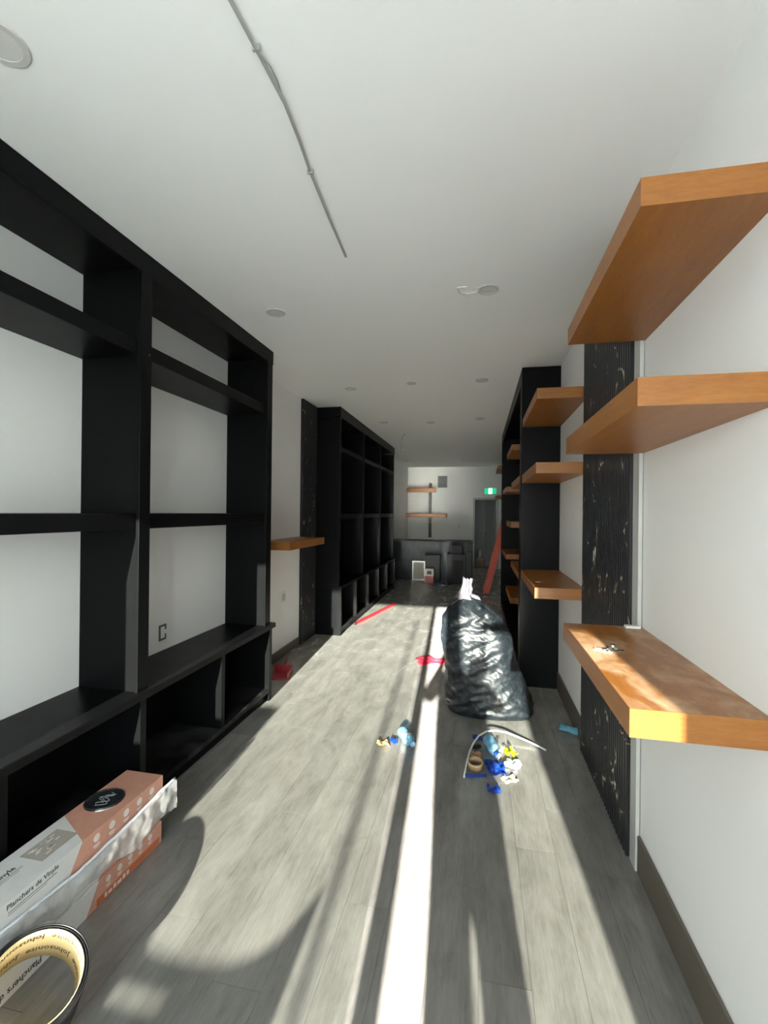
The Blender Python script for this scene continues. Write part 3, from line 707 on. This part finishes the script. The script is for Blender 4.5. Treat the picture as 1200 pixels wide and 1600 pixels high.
b3 = thing('flooring_carton', 'top flooring carton, white with terracotta end and a grey label', 'box', (-1.61, 1.4, 0.21), G_BOX)
b3_body = part('carton_body', (BX0, BY0, 0.21), (BX1 - 0.003, BY1, 0.32), 'carton_top', b3, 0.002)
b3_label = part('paper_label', (-1.667, 1.412, 0.32), (-1.565, 1.568, 0.3207), 'label_grey', b3)
bm = bmesh.new()
for k in range(14):
    x = -1.655 + 0.085 * random.random(); y = 1.425 + 0.11 * random.random()
    box(bm, (x - 0.003, y, 0.3207), (x + 0.003, y + 0.018 + 0.012 * random.random(), 0.3211))
obj('label_print', bm, 'print_white', b3_label)['kind'] = 'stuff'
text('printed_lettering', 'Planchers de Vinyle', 0.031, 'ink', b3_body, (-1.626, 1.123, 0.3203), (0, 1, 0), (-1, 0, 0), True)
text('printed_lettering', 'Planchers de Vinyle', 0.0245, 'ink', b3_body, (BX1 - 0.0028, 1.235, 0.296), (0, 1, 0), (0, 0, 1), True)
bm = bmesh.new()
box(bm, (BX1 - 0.003, 1.24, 0.283), (BX1 - 0.0024, 1.42, 0.286)); box(bm, (BX1 - 0.003, 1.24, 0.275), (BX1 - 0.0024, 1.38, 0.277))
box(bm, (-1.617, 1.14, 0.32), (-1.614, 1.38, 0.3205)); box(bm, (-1.607, 1.15, 0.32), (-1.605, 1.36, 0.3205))
obj('printed_lines', bm, 'ink_soft', b3_body)['kind'] = 'stuff'
icons(b3_body, 0.288, 1.60, 5, 0.08, 0.016, BX1 - 0.003, 'print_white')
# loose plastic sleeve hanging over the carton sides
def sheet(name, P, nu, nv, amp, freq, mat, seed, parent=None, thick=0.0012, smooth=True):
    """P(u,v) -> point; crumpled by noise along all axes; closed double-sided sheet"""
    bm = bmesh.new(); g = []
    for i in range(nu + 1):
        row = []
        for j in range(nv + 1):
            p = Vector(P(i / nu, j / nv)); q = p * freq + Vector((seed, seed * 1.7, seed * 0.3))
            row.append(bm.verts.new(p + nvec(q) * amp + nvec(q * 2.7) * amp * 0.45))
        g.append(row)
    for i in range(nu):
        for j in range(nv): bm.faces.new((g[i][j], g[i + 1][j], g[i + 1][j + 1], g[i][j + 1]))
    bmesh.ops.recalc_face_normals(bm, faces=bm.faces)
    r = bmesh.ops.solidify(bm, geom=bm.faces[:], thickness=thick)
    return obj(name, bm, mat, parent, smooth)
def sleeve(u, v):
    y = 0.95 + u * (2.075 - 0.95)
    top = 0.236 + 0.012 * math.sin(u * 9) + 0.02 * max(0, u - 0.85) / 0.15
    bot = 0.118 + 0.10 * max(0.0, 0.75 - u) - 0.012 * math.sin(u * 19) + 0.02 * math.sin(u * 41) * (1 - u)
    z = top + (bot - top) * v
    x = BX1 + 0.012 + 0.006 * math.sin(v * math.pi) + 0.006 * v
    return (x, y, z)
sheet('plastic_sleeve', sleeve, 110, 14, 0.0070, 15, 'wrap', 3.1, b2)
def sleeve_rim(u, v):
    y = 0.95 + u * (2.075 - 0.95)
    return (BX1 + 0.004 + 0.010 * v, y, 0.242 - 0.006 * v + 0.012 * math.sin(u * 9) + 0.02 * max(0, u - 0.85) / 0.15)
sheet('sleeve_rim', sleeve_rim, 60, 2, 0.004, 16, 'foil_white', 3.1, b2)
# lid on top carton
lid = thing('tin_lid', 'round black tin lid lying on the top flooring carton', 'lid', (-1.627, 1.768, 0.32))
L4 = Matrix.Translation((-1.627, 1.768, 0.3208))
bm = bmesh.new(); lathe(bm, [(0.001, 0), (0.076, 0), (0.078, 0.004), (0.076, 0.009), (0.070, 0.009), (0.068, 0.0065), (0.001, 0.0065)], L4, 40); lid_disc = obj('disc', bm, 'lid_black', lid)
bm = bmesh.new(); tube(bm, [(-1.627 + 0.0795 * math.cos(a), 1.768 + 0.0795 * math.sin(a), 0.3225) for a in [2 * math.pi * k / 40 for k in range(40)]], 0.0018, 6, True); obj('metal_rim', bm, 'steel', lid)
bm = bmesh.new()
for s in range(5):
    pts = []; cx, cy = -1.627 + 0.03 * (random.random() - 0.5), 1.768 + 0.05 * (random.random() - 0.5)
    for k in range(9): pts.append((cx + 0.022 * math.sin(k * 0.9 + s * 1.3), cy - 0.03 + k * 0.0075, 0.3277))
    tube(bm, pts, 0.0014, 5)
obj('embossed_mark', bm, 'mid_grey', lid_disc)['kind'] = 'stuff'
# coil of wall base leaning on the cartons
cn = Vector((0.494, -0.224, 1.0)).normalized(); CK = 0.912; CR = 0.14 * CK; CW = 0.158 * CK; cc = EYE + Vector((-1.431, 1.27, -1.563)) * CK
ca = cn.cross(Vector((0, 1, 0))).normalized(); cb = cn.cross(ca)
def ringpt(r, a, h): return cc + ca * (r * math.cos(a)) + cb * (r * math.sin(a)) - cn * h
coil = thing('wall_base_coil', 'coil of black rubber wall base with cream printed inner face, bottom left corner', 'coil', tuple(cc))
def band(name, r0, r1, h0, h1, mat, seg=56):
    bm = bmesh.new(); rings = []
    for r, h in ((r0, h0), (r1, h0), (r1, h1), (r0, h1)):
        rings.append([bm.verts.new(ringpt(r, 2 * math.pi * k / seg, h)) for k in range(seg)])
    for i in range(4):
        A, B = rings[i], rings[(i + 1) % 4]
        for k in range(seg): bm.faces.new((A[k], A[(k + 1) % seg], B[(k + 1) % seg], B[k]))
    return obj(name, bm, mat, coil, True)
band('cream_liner', CR - 0.002, CR, 0.0, CW - 0.003, 'cream')
for k in range(5): band('rubber_turn', CR + 0.0005 + k * 0.0034, CR + 0.0034 + k * 0.0034, 0.004 + 0.002 * (k % 2), CW, 'rubber')
def ring_text(body, h, size, a0, mat):
    cu = bpy.data.curves.new('lettering', 'FONT'); cu.body = body; cu.size = size; cu.offset = size * 0.01; cu.resolution_u = 2; cu.extrude = 0.0002
    tmp = bpy.data.objects.new('tmp_text', cu); COL.objects.link(tmp)
    dg = bpy.context.evaluated_depsgraph_get(); me = bpy.data.meshes.new_from_object(tmp.evaluated_get(dg)); bpy.data.objects.remove(tmp, do_unlink=True)
    R = CR - 0.0032
    for vtx in me.vertices:
        p = ringpt(R - vtx.co.z, a0 + vtx.co.x / R, h + vtx.co.y); vtx.co = p - ORG[coil.name]
    me.materials.clear(); me.materials.append(M[mat]); me.name = 'printed_lettering'
    o = bpy.data.objects.new('printed_lettering', me); COL.objects.link(o); o.parent = coil; ORG[o.name] = ORG[coil.name]
for k in range(5):
    ring_text('Johnsonite', 0.022, 0.032, 0.4 + k * 1.25, 'ink_brown')
    ring_text('Johnsonite', 0.085, 0.032, 0.9 + k * 1.25, 'ink_brown')

# ------------------------------------------------------------------ black rubbish bag
bag = thing('rubbish_bag', 'full black rubbish bag standing on the floor, tied at the top', 'rubbish bag', (0.03, 3.9, 0))
prof = [(0.004, -0.16, 0.34, 0.18), (0.02, -0.235, 0.43, 0.235), (0.06, -0.255, 0.455, 0.25), (0.12, -0.255, 0.43, 0.25), (0.20, -0.26, 0.395, 0.245), (0.30, -0.275, 0.36, 0.24), (0.42, -0.295, 0.325, 0.235), (0.52, -0.31, 0.295, 0.23), (0.62, -0.318, 0.26, 0.22), (0.70, -0.31, 0.225, 0.205), (0.77, -0.29, 0.185, 0.185), (0.83, -0.245, 0.135, 0.15), (0.875, -0.195, 0.075, 0.11), (0.905, -0.15, 0.02, 0.07), (0.925, -0.125, -0.03, 0.04), (0.94, -0.115, -0.05, 0.03)]
def interp(zt):
    for A, B in zip(prof, prof[1:]):
        if A[0] <= zt <= B[0]:
            t = (zt - A[0]) / (B[0] - A[0]); return [A[i] + (B[i] - A[i]) * t for i in range(4)]
    return list(prof[-1])
bm = bmesh.new(); seg, nz = 120, 110; rings = []
for i in range(nz + 1):
    t = i / nz; zt = 0.004 + (0.94 - 0.004) * t
    z, xl, xr, dy = interp(zt); cx = (xl + xr) / 2; hx = (xr - xl) / 2
    row = []
    for k in range(seg):
        a = 2 * math.pi * k / seg; ca_, sa_ = math.cos(a), math.sin(a)
        e = 0.78
        px = cx + hx * math.copysign(abs(ca_) ** e, ca_); py = 3.9 + dy * math.copysign(abs(sa_) ** e, sa_)
        n = Vector((ca_, sa_, 0))
        q = Vector((px * 3.2 + py * 1.2, py * 3.2, zt * 2.2 + px * 1.4))
        w = noise.noise(q * 1.5) * 0.030 + abs(noise.noise(Vector((px * 5 + zt * 7, py * 5, zt * 10 - px * 8)))) * -0.020 + noise.noise(Vector((px * 14, py * 14, zt * 22 + px * 16))) * 0.004 + noise.noise(Vector((px * 3 + 7, py * 3, (zt - 0.45 * px) * 24))) * 0.008
        gather = max(0.0, (zt - 0.74) / 0.2) ** 1.5
        w += gather * 0.02 * math.sin(a * 11 + 1.5 * math.sin(zt * 30)) * (1.0 - 0.5 * gather)
        if zt < 0.04: w *= 0.5
        w = max(-0.035, min(0.028, w))
        row.append(bm.verts.new((px + n.x * w, py + n.y * w, max(0.003, zt + 0.006 * noise.noise(q * 3)))))
    rings.append(row)
for A, B in zip(rings, rings[1:]):
    for k in range(seg): bm.faces.new((A[k], A[(k + 1) % seg], B[(k + 1) % seg], B[k]))
bm.faces.new(rings[0][::-1]); bm.faces.new(rings[-1])
obj('bag_body', bm, 'bag', bag, True)
bm = bmesh.new(); rings = []
for i in range(16):
    t = i / 15.0; z = 0.915 + 0.165 * t
    cx = -0.115 + 0.028 * t; r0 = 0.075 - 0.042 * t ** 0.8 - 0.010 * math.sin(t * math.pi) + (0.006 if t > 0.8 else 0)
    row = []
    for k in range(26):
        a = 2 * math.pi * k / 26; w = 1 + 0.35 * math.sin(a * 5 + t * 3) + 0.35 * noise.noise(Vector((math.cos(a) * 2, math.sin(a) * 2, t * 5)))
        row.append(bm.verts.new((cx + 0.9 * r0 * w * math.cos(a), 3.88 + 0.7 * r0 * w * math.sin(a), z + (0.008 + 0.03 * t * t) * noise.noise(Vector((math.cos(a) * 3, math.sin(a) * 3, 2))))))
    rings.append(row)
for A, B in zip(rings, rings[1:]):
    for k in range(26): bm.faces.new((A[k], A[(k + 1) % 26], B[(k + 1) % 26], B[k]))
bm.faces.new(rings[-1])
obj('bag_neck', bm, 'bag_tie', bag, True)
sheet('tie_tail', lambda u, v: (-0.16 - 0.06 * u + 0.01 * v, 3.8 + 0.02 * v, 0.915 - 0.05 * u + 0.02 * v), 8, 3, 0.010, 30, 'bag_tie', 8.0, bag)
sheet('tie_tail', lambda u, v: (-0.06 + 0.075 * u, 3.80 + 0.02 * v, 0.945 - 0.035 * u + 0.03 * v), 8, 3, 0.012, 30, 'bag_tie', 9.0, bag)

# ------------------------------------------------------------------ litter on the floor
def bottle(label, pos, yaw, mat, L=0.21, r=0.031, crush=0.0, tilt=0.0, cap='foil_blue', lab='foil_white', group='plastic water bottles'):
    t = thing('water_bottle', label, 'bottle', pos, group)
    R4 = Matrix.Translation(Vector(pos) + Vector((0, 0, r + 0.001))) @ Matrix.Rotation(yaw, 4, 'Z') @ Matrix.Rotation(math.pi / 2 + tilt, 4, 'Y')
    prof = [(0.001, 0.004), (r * 0.8, 0.0), (r, 0.012)]
    k = 0.012
    while k < L * 0.62: k += 0.011; prof.append((r * (0.95 if int(k / 0.011) % 2 else 1.0), k))
    prof += [(r * 0.98, L * 0.68), (r * 0.75, L * 0.80), (r * 0.42, L * 0.90), (r * 0.40, L * 0.94)]
    bm = bmesh.new(); lathe(bm, prof, Matrix.Identity(4), 22)
    for v in bm.verts:
        if crush:
            q = v.co * 22 + Vector((crush * 5, 1, 2)); s = min(1.0, max(0.0, (L * 0.8 - v.co.z) / (L * 0.2)))
            v.co.x *= 1 - 0.45 * crush * s; v.co += nvec(q) * 0.012 * crush * s
        v.co = R4 @ v.co
    obj('bottle_body', bm, mat, t, True)
    bm = bmesh.new(); lathe(bm, [(0.001, L * 0.94), (r * 0.46, L * 0.94), (r * 0.46, L), (r * 0.4, L * 1.01), (0.001, L * 1.01)], R4, 16); obj('cap', bm, cap, t)
    if lab:
        bm = bmesh.new(); seg = 22; rg = [[bm.verts.new(R4 @ Vector((r * 1.015 * math.cos(2 * math.pi * k / seg) * (1 - 0.3 * crush), r * 1.015 * math.sin(2 * math.pi * k / seg), z))) for k in range(seg)] for z in (L * 0.56, L * 0.68)]
        for k in range(seg): bm.faces.new((rg[0][k], rg[0][(k + 1) % seg], rg[1][(k + 1) % seg], rg[1][k]))
        obj('paper_band', bm, lab, t, True)
    return t
bottle('blue plastic water bottle lying alone left of the sunlit strip', (-0.535, 3.29, 0.0), math.radians(-58), 'pet_blue', 0.20, 0.040, 0.0, cap='pet_blue')
bottle('clear plastic bottle lying on the heap of wrappers', (0.075, 3.31, 0.0), math.radians(-75), 'pet_blue', 0.21, 0.042, 0.25, cap='foil_blue', lab=None)
bottle('crushed teal plastic bottle lying by the slatted panel on the right', (0.60, 3.64, 0.0), math.radians(-22), 'pet_teal', 0.19, 0.032, 0.8, cap='pet_teal', lab=None)
def crumple(name, label, cat, c, w, h, ht, yaw, mat, seed, group='crumpled wrappers', nu=12, nv=10):
    cyaw, syaw = math.cos(yaw), math.sin(yaw)
    def P(u, v):
        a = (u - 0.5) * w; b = (v - 0.5) * h
        z = ht * (0.25 + 0.75 * abs(math.sin(u * 5.3 + seed) * math.cos(v * 4.1 + seed * 2)))
        return (c[0] + a * cyaw - b * syaw, c[1] + a * syaw + b * cyaw, c[2] + 0.004 + z)
    o = sheet(name, P, nu, nv, ht * 0.35, 22, mat, seed, None, 0.001, False)
    zmin = min(v.co.z for v in o.data.vertices); d = c[2] + 0.001 - zmin
    for v in o.data.vertices: v.co.z += d
    return tag(o, label, cat, group)
crumple('wrapper', 'small crumpled snack wrapper beside the lone blue bottle', 'wrapper', (-0.635, 3.14, 0), 0.09, 0.05, 0.03, 0.2, 'foil_tan', 1.0)
crumple('wrapper', 'dark blue foil scrap by the lone blue bottle', 'wrapper', (-0.575, 3.19, 0.0), 0.04, 0.05, 0.035, 0.9, 'foil_blue', 5.5)
crumple('wrapper', 'large crumpled blue snack bag in the floor litter heap', 'wrapper', (0.112, 2.985, 0), 0.10, 0.19, 0.06, 0.30, 'foil_blue', 2.0)
crumple('wrapper', 'lime yellow wrapper at the right of the litter heap', 'wrapper', (0.215, 3.18, 0.02), 0.07, 0.10, 0.04, 0.3, 'yellow', 3.0)
crumple('wrapper', 'white and silver wrapper at the right of the litter heap', 'wrapper', (0.228, 3.065, 0), 0.10, 0.07, 0.04, -0.3, 'foil_white', 4.0)
crumple('wrapper', 'twisted clear white film across the blue snack bag', 'wrapper', (0.150, 3.06, 0.075), 0.03, 0.15, 0.02, -0.25, 'wrap', 6.0)
crumple('wrapper', 'small crumpled blue foil ball nearest the viewer', 'wrapper', (0.095, 2.76, 0), 0.075, 0.06, 0.035, 0.1, 'foil_blue', 7.0)
crumple('wrapper', 'small dark blue scrap behind the tape roll', 'wrapper', (-0.005, 3.37, 0), 0.05, 0.06, 0.03, 0.4, 'foil_blue', 8.0)
crumple('paper_scrap', 'cream crumpled paper scrap on the sunlit floor', 'paper', (0.195, 2.90, 0), 0.09, 0.07, 0.015, 0.5, 'paper_cream', 9.0)
crumple('paper_scrap', 'brown cardboard scrap beside the tape roll', 'paper', (-0.005, 3.12, 0), 0.07, 0.12, 0.02, 0.1, 'cardboard', 10.0)
crumple('paper_scrap', 'dark scrap between cardboard and clear bottle', 'paper', (0.0, 3.245, 0), 0.05, 0.04, 0.025, 0.7, 'dark_grey', 12.0)
tr = thing('tape_roll', 'empty cardboard tape roll inside the white strap loop', 'tape roll', (-0.008, 2.98, 0))
T4 = Matrix.Translation((-0.008, 2.985, 0.030)) @ Matrix.Rotation(math.radians(10), 4, 'X')
bm = bmesh.new(); seg = 28; rg = [[bm.verts.new(T4 @ Vector((r * math.cos(2 * math.pi * k / seg), r * math.sin(2 * math.pi * k / seg), z))) for k in range(seg)] for r, z in ((0.040, -0.022), (0.046, -0.022), (0.046, 0.022), (0.040, 0.022))]
for i in range(4):
    for k in range(seg): bm.faces.new((rg[i][k], rg[i][(k + 1) % seg], rg[(i + 1) % 4][(k + 1) % seg], rg[(i + 1) % 4][k]))
obj('cardboard_core', bm, 'cardboard', tr, True)
bm = bmesh.new(); tube(bm, [T4 @ Vector((0.0465 * math.cos(a), 0.0465 * math.sin(a), 0.016)) for a in [2 * math.pi * k / 28 for k in range(28)]], 0.0018, 5, True); obj('tape_remnant', bm, 'paper_cream', tr)
bm = bmesh.new(); prism(bm, [(-0.075, 2.875, 0.002), (0.06, 2.905, 0.002), (0.058, 2.918, 0.002), (-0.077, 2.888, 0.002)], (0, 0, 0.012))
tag(obj('plastic_stick', bm, 'foil_blue'), 'thin blue stick in front of the tape roll', 'stick')
# white strap hoop: flat band standing on its edge
pts = [(-0.075, 2.86), (-0.070, 2.93), (-0.062, 3.02), (-0.048, 3.12), (-0.025, 3.22), (0.012, 3.32), (0.065, 3.39), (0.13, 3.425), (0.21, 3.43), (0.29, 3.405), (0.37, 3.37), (0.43, 3.335), (0.462, 3.31)]
bm = bmesh.new(); tube(bm, [(x, y, 0.008 + 0.05 * math.sin(math.pi * i / (len(pts) - 1)) ** 2) for i, (x, y) in enumerate(pts)], 0.0062, 8)
tag(obj('packing_strap', bm, 'white_plastic', smooth=True), 'white plastic strap arching around the litter heap', 'strap')
def rag(u, v):
    a = 2 * math.pi * u; r = 0.02 + 0.98 * v
    k = 1 + 0.22 * math.sin(3 * a + 1) + 0.12 * math.sin(5 * a)
    return (-0.50 + 0.17 * r * k * math.cos(a), 5.02 + 0.13 * r * k * math.sin(a), 0.016 + 0.012 * math.sin(a * 4) * v)
o = sheet('cloth', rag, 36, 6, 0.008, 14, 'red_cloth', 4.4)
dz = 0.001 - min(v.co.z for v in o.data.vertices)
for v in o.data.vertices: v.co.z += dz
tag(o, 'bright red cloth on the floor left of the rubbish bag', 'cloth')
lv = thing('red_bar', 'long thin red bar lying on the floor by the far unit', 'bar', (-1.585, 7.25, 0))
d = Vector((-1.42 + 1.745, 8.09 - 6.40, 0)); d.normalize(); nn = Vector((d.y, -d.x, 0))
a = Vector((-1.735, 6.40, 0.001)); b = Vector((-1.425, 8.07, 0.001))
def beam(name, a, b, w, h, mat):
    bm = bmesh.new(); prism(bm, [a - nn * w / 2, a + nn * w / 2, b + nn * w / 2, b - nn * w / 2], (0, 0, h)); return obj(name, bm, mat, lv)
beam('bar', a + d * 0.03, b - d * 0.03, 0.026, 0.035, 'red')
beam('end_cap', a, a + d * 0.03, 0.030, 0.038, 'rubber'); beam('end_cap', b - d * 0.03, b, 0.030, 0.038, 'rubber')
dp = thing('dustpan', 'dark red dustpan half hidden behind the near left unit', 'dustpan', (-1.86, 4.25, 0))
bm = bmesh.new()
prism(bm, [(-1.97, 4.10, 0.002), (-1.79, 4.16, 0.002), (-1.83, 4.36, 0.002), (-2.00, 4.32, 0.002)], (0, 0, 0.008)); obj('pan', bm, 'dark_red', dp)
bm = bmesh.new(); prism(bm, [(-1.795, 4.155, 0.002), (-1.785, 4.16, 0.002), (-1.825, 4.365, 0.002), (-1.835, 4.36, 0.002)], (0, 0, 0.065)); obj('side_wall', bm, 'dark_red', dp)
bm = bmesh.new(); prism(bm, [(-1.83, 4.35, 0.002), (-1.83, 4.365, 0.002), (-2.0, 4.33, 0.002), (-2.0, 4.315, 0.002)], (0, 0, 0.075)); obj('rear_wall', bm, 'dark_red', dp)
bm = bmesh.new(); tube(bm, [(-1.91, 4.34, 0.06), (-1.93, 4.42, 0.075), (-1.95, 4.50, 0.08)], 0.012, 8); obj('handle', bm, 'dark_red', dp)
for i, (x, y, m) in enumerate(((-0.90, 10.38, 'foil_blue'), (-0.78, 10.29, 'foil_white'), (-0.62, 10.42, 'dark_grey'), (-0.77, 10.47, 'foil_blue'))):
    crumple('wrapper', ('left blue', 'white', 'dark grey', 'rear blue')[i] + ' crumpled scrap in the litter before the dark case', 'wrapper', (x, y, 0), 0.10, 0.08, 0.05, 0.3 * i, m, 20.0 + i)
tag(part('debris_chip', (-1.02, 10.25, 0.0005), (-0.985, 10.27, 0.015), 'charcoal', bev=0.003), 'small black chip on the floor before the counter', 'debris')
# things on the sunlit shelf
ky = thing('door_hardware', 'small steel latch and keys on the sunlit lower right shelf', 'hardware', (0.485, 1.86, 1.109))
bm = bmesh.new(); tube(bm, [(0.487 + 0.012 * math.cos(a), 1.87 + 0.012 * math.sin(a), 1.1115) for a in [2 * math.pi * k / 16 for k in range(16)]], 0.0016, 6, True); obj('key_ring', bm, 'steel', ky)
for i, an in enumerate((0.3, 1.6, 2.9)):
    bm = bmesh.new(); dd = Vector((math.cos(an), math.sin(an), 0)); pp = Vector((-dd.y, dd.x, 0)); c = Vector((0.487, 1.87, 1.1096)) + dd * 0.012
    prism(bm, [c - pp * 0.008, c + dd * 0.014 - pp * 0.008, c + dd * 0.016 - pp * 0.003, c + dd * 0.042 - pp * 0.003, c + dd * 0.042 + pp * 0.003, c + dd * 0.016 + pp * 0.003, c + dd * 0.014 + pp * 0.008, c + pp * 0.008], (0, 0, 0.0022 + i * 0.002)); obj('key', bm, 'steel' if i else 'dark_frame', ky)
bm = bmesh.new(); lathe(bm, [(0.001, 0), (0.016, 0), (0.018, 0.004), (0.010, 0.012), (0.009, 0.02), (0.001, 0.021)], Matrix.Translation((0.500, 1.885, 1.1094)), 16); obj('latch_knob', bm, 'steel', ky)
bm = bmesh.new(); box(bm, (0.648, 2.245, 1.1095), (0.712, 2.278, 1.123), 0.004); tag(obj('trim_offcut', bm, 'white_plastic'), 'short white trim offcut lying on the lower right shelf', 'offcut')
crumple('paper_scrap', 'tiny white scrap beside the keys on the lower shelf', 'paper', (0.465, 1.83, 1.1092), 0.03, 0.02, 0.006, 0.2, 'paper_cream', 31.0)
bm = bmesh.new(); prism(bm, [(0.424, 3.70, 1.1005), (0.443, 3.66, 1.1005), (0.470, 3.69, 1.1005), (0.445, 3.73, 1.1005)], (0, 0, 0.0012))
tag(obj('paper_scrap', bm, 'print_white'), 'small white paper scrap on the lowest shelf by the cabinet', 'paper', 'crumpled wrappers')

# ------------------------------------------------------------------ out of frame, between the window and the viewpoint
pole = tag(part('shadow_pole', (-0.20, -5.03, -0.02), (-0.165, -4.995, 3.2), 'aluminium'), 'added thin pole, unseen outside the shop window, casting a line of shadow', 'pole')  # unseen pole, added for the thin blurred shadow line on the floor
st = thing('shadow_stack', 'added stack of boxes, unseen behind the viewpoint, casting the left floor shadow', 'boxes', (-1.62, -0.8, 0))  # unseen stack, made up to cast the stepped shadow by the left unit
for z0, z1 in ((0.0, 0.38), (0.382, 0.76), (0.762, 1.13)): part('carton', (-1.93, -0.95, z0), (-1.345, -0.62, z1), 'cardboard', st, 0.004)
# unseen mask added on the lower glass, cut to shape floor shadow and light patch
film = [(-1.93, 0.65), (-0.48, 0.65), (-0.46, 0.801), (-0.555, 0.726), (-0.63, 0.703), (-0.715, 0.689), (-0.86, 0.684), (-1.015, 0.686), (-1.05, 0.698), (-1.10, 0.759), (-1.17, 0.819), (-1.28, 0.866), (-1.345, 0.884), (-1.93, 0.884)]
for poly in (film, [(-1.93, 0.10), (-0.50, 0.10), (-0.50, 0.638), (-1.93, 0.638)], [(-1.93, 0.638), (-1.05, 0.638), (-1.05, 0.65), (-1.93, 0.65)], [(-0.86, 0.638), (-0.49, 0.638), (-0.49, 0.65), (-0.86, 0.65)]):
    bm = bmesh.new(); prism(bm, [(x, FRONT_Y - 0.050, z) for x, z in poly], (0, 0.002, 0)); obj('shadow_mask', bm, 'white_plastic', win)
# the photographer
def person():
    V, Eg, Rr = [], [], []
    def add(p, r, parent=None):
        V.append(p); Rr.append(r)
        if parent is not None: Eg.append((parent, len(V) - 1))
        return len(V) - 1
    X, Y = 0.125, -0.42
    pel = add((X, Y, 0.82), 0.20); wai = add((X, Y, 1.02), 0.20, pel); che = add((X, Y, 1.24), 0.20, wai); nek = add((X + 0.07, Y, 1.40), 0.07, che)
    hd1 = add((X + 0.11, Y + 0.01, 1.46), 0.10, nek); hd2 = add((X + 0.13, Y + 0.02, 1.53), 0.115, hd1); add((X + 0.13, Y + 0.01, 1.59), 0.09, hd2)
    for s in (-1, 1):
        hip = add((X + s * 0.09, Y, 0.68), 0.12, pel); kn = add((X + s * 0.10, Y + 0.02, 0.44), 0.098, hip); an = add((X + s * 0.10, Y, 0.09), 0.085, kn); he = add((X + s * 0.105, Y + 0.04, 0.05), 0.055, an); add((X + s * 0.115, Y + 0.19, 0.038), 0.036, he)
        sh = add((X + s * 0.19, Y, 1.33), 0.08, che)
        el = add((X + s * 0.285, Y + 0.06, 1.19), 0.08, sh); wr = add((X + s * 0.10 - 0.10, Y + 0.24, 1.36), 0.035, el); pa = add((X + s * 0.07 - 0.11, Y + 0.27, 1.42), 0.035, wr)
        for k in range(5):
            f1 = add((X + s * 0.05 - 0.12 + 0.012 * (k - 2), Y + 0.28, 1.47 - 0.006 * k), 0.009, pa); add((X + s * 0.02 - 0.12 + 0.012 * (k - 2), Y + 0.285, 1.495 - 0.008 * k), 0.008, f1)
    me = bpy.data.meshes.new('person'); me.from_pydata(V, Eg, []); me.update()
    o = bpy.data.objects.new('person', me); COL.objects.link(o)
    sk = o.modifiers.new('skin', 'SKIN'); sk.use_smooth_shade = True
    for i, r in enumerate(Rr): me.skin_vertices[0].data[i].radius = (r, r * 0.8)
    me.skin_vertices[0].data[0].use_root = True
    ss = o.modifiers.new('subdivision', 'SUBSURF'); ss.levels = 1; ss.render_levels = 2
    me.materials.append(M['fabric_dark'])
    tag(o, 'person in dark clothes holding up a phone behind the viewpoint', 'person')
    bm = bmesh.new(); box(bm, (X - 0.155, Y + 0.285, 1.50), (X - 0.085, Y + 0.293, 1.63), 0.003); tag(obj('phone', bm, 'charcoal'), 'phone held up by the person behind the viewpoint', 'phone')
person()
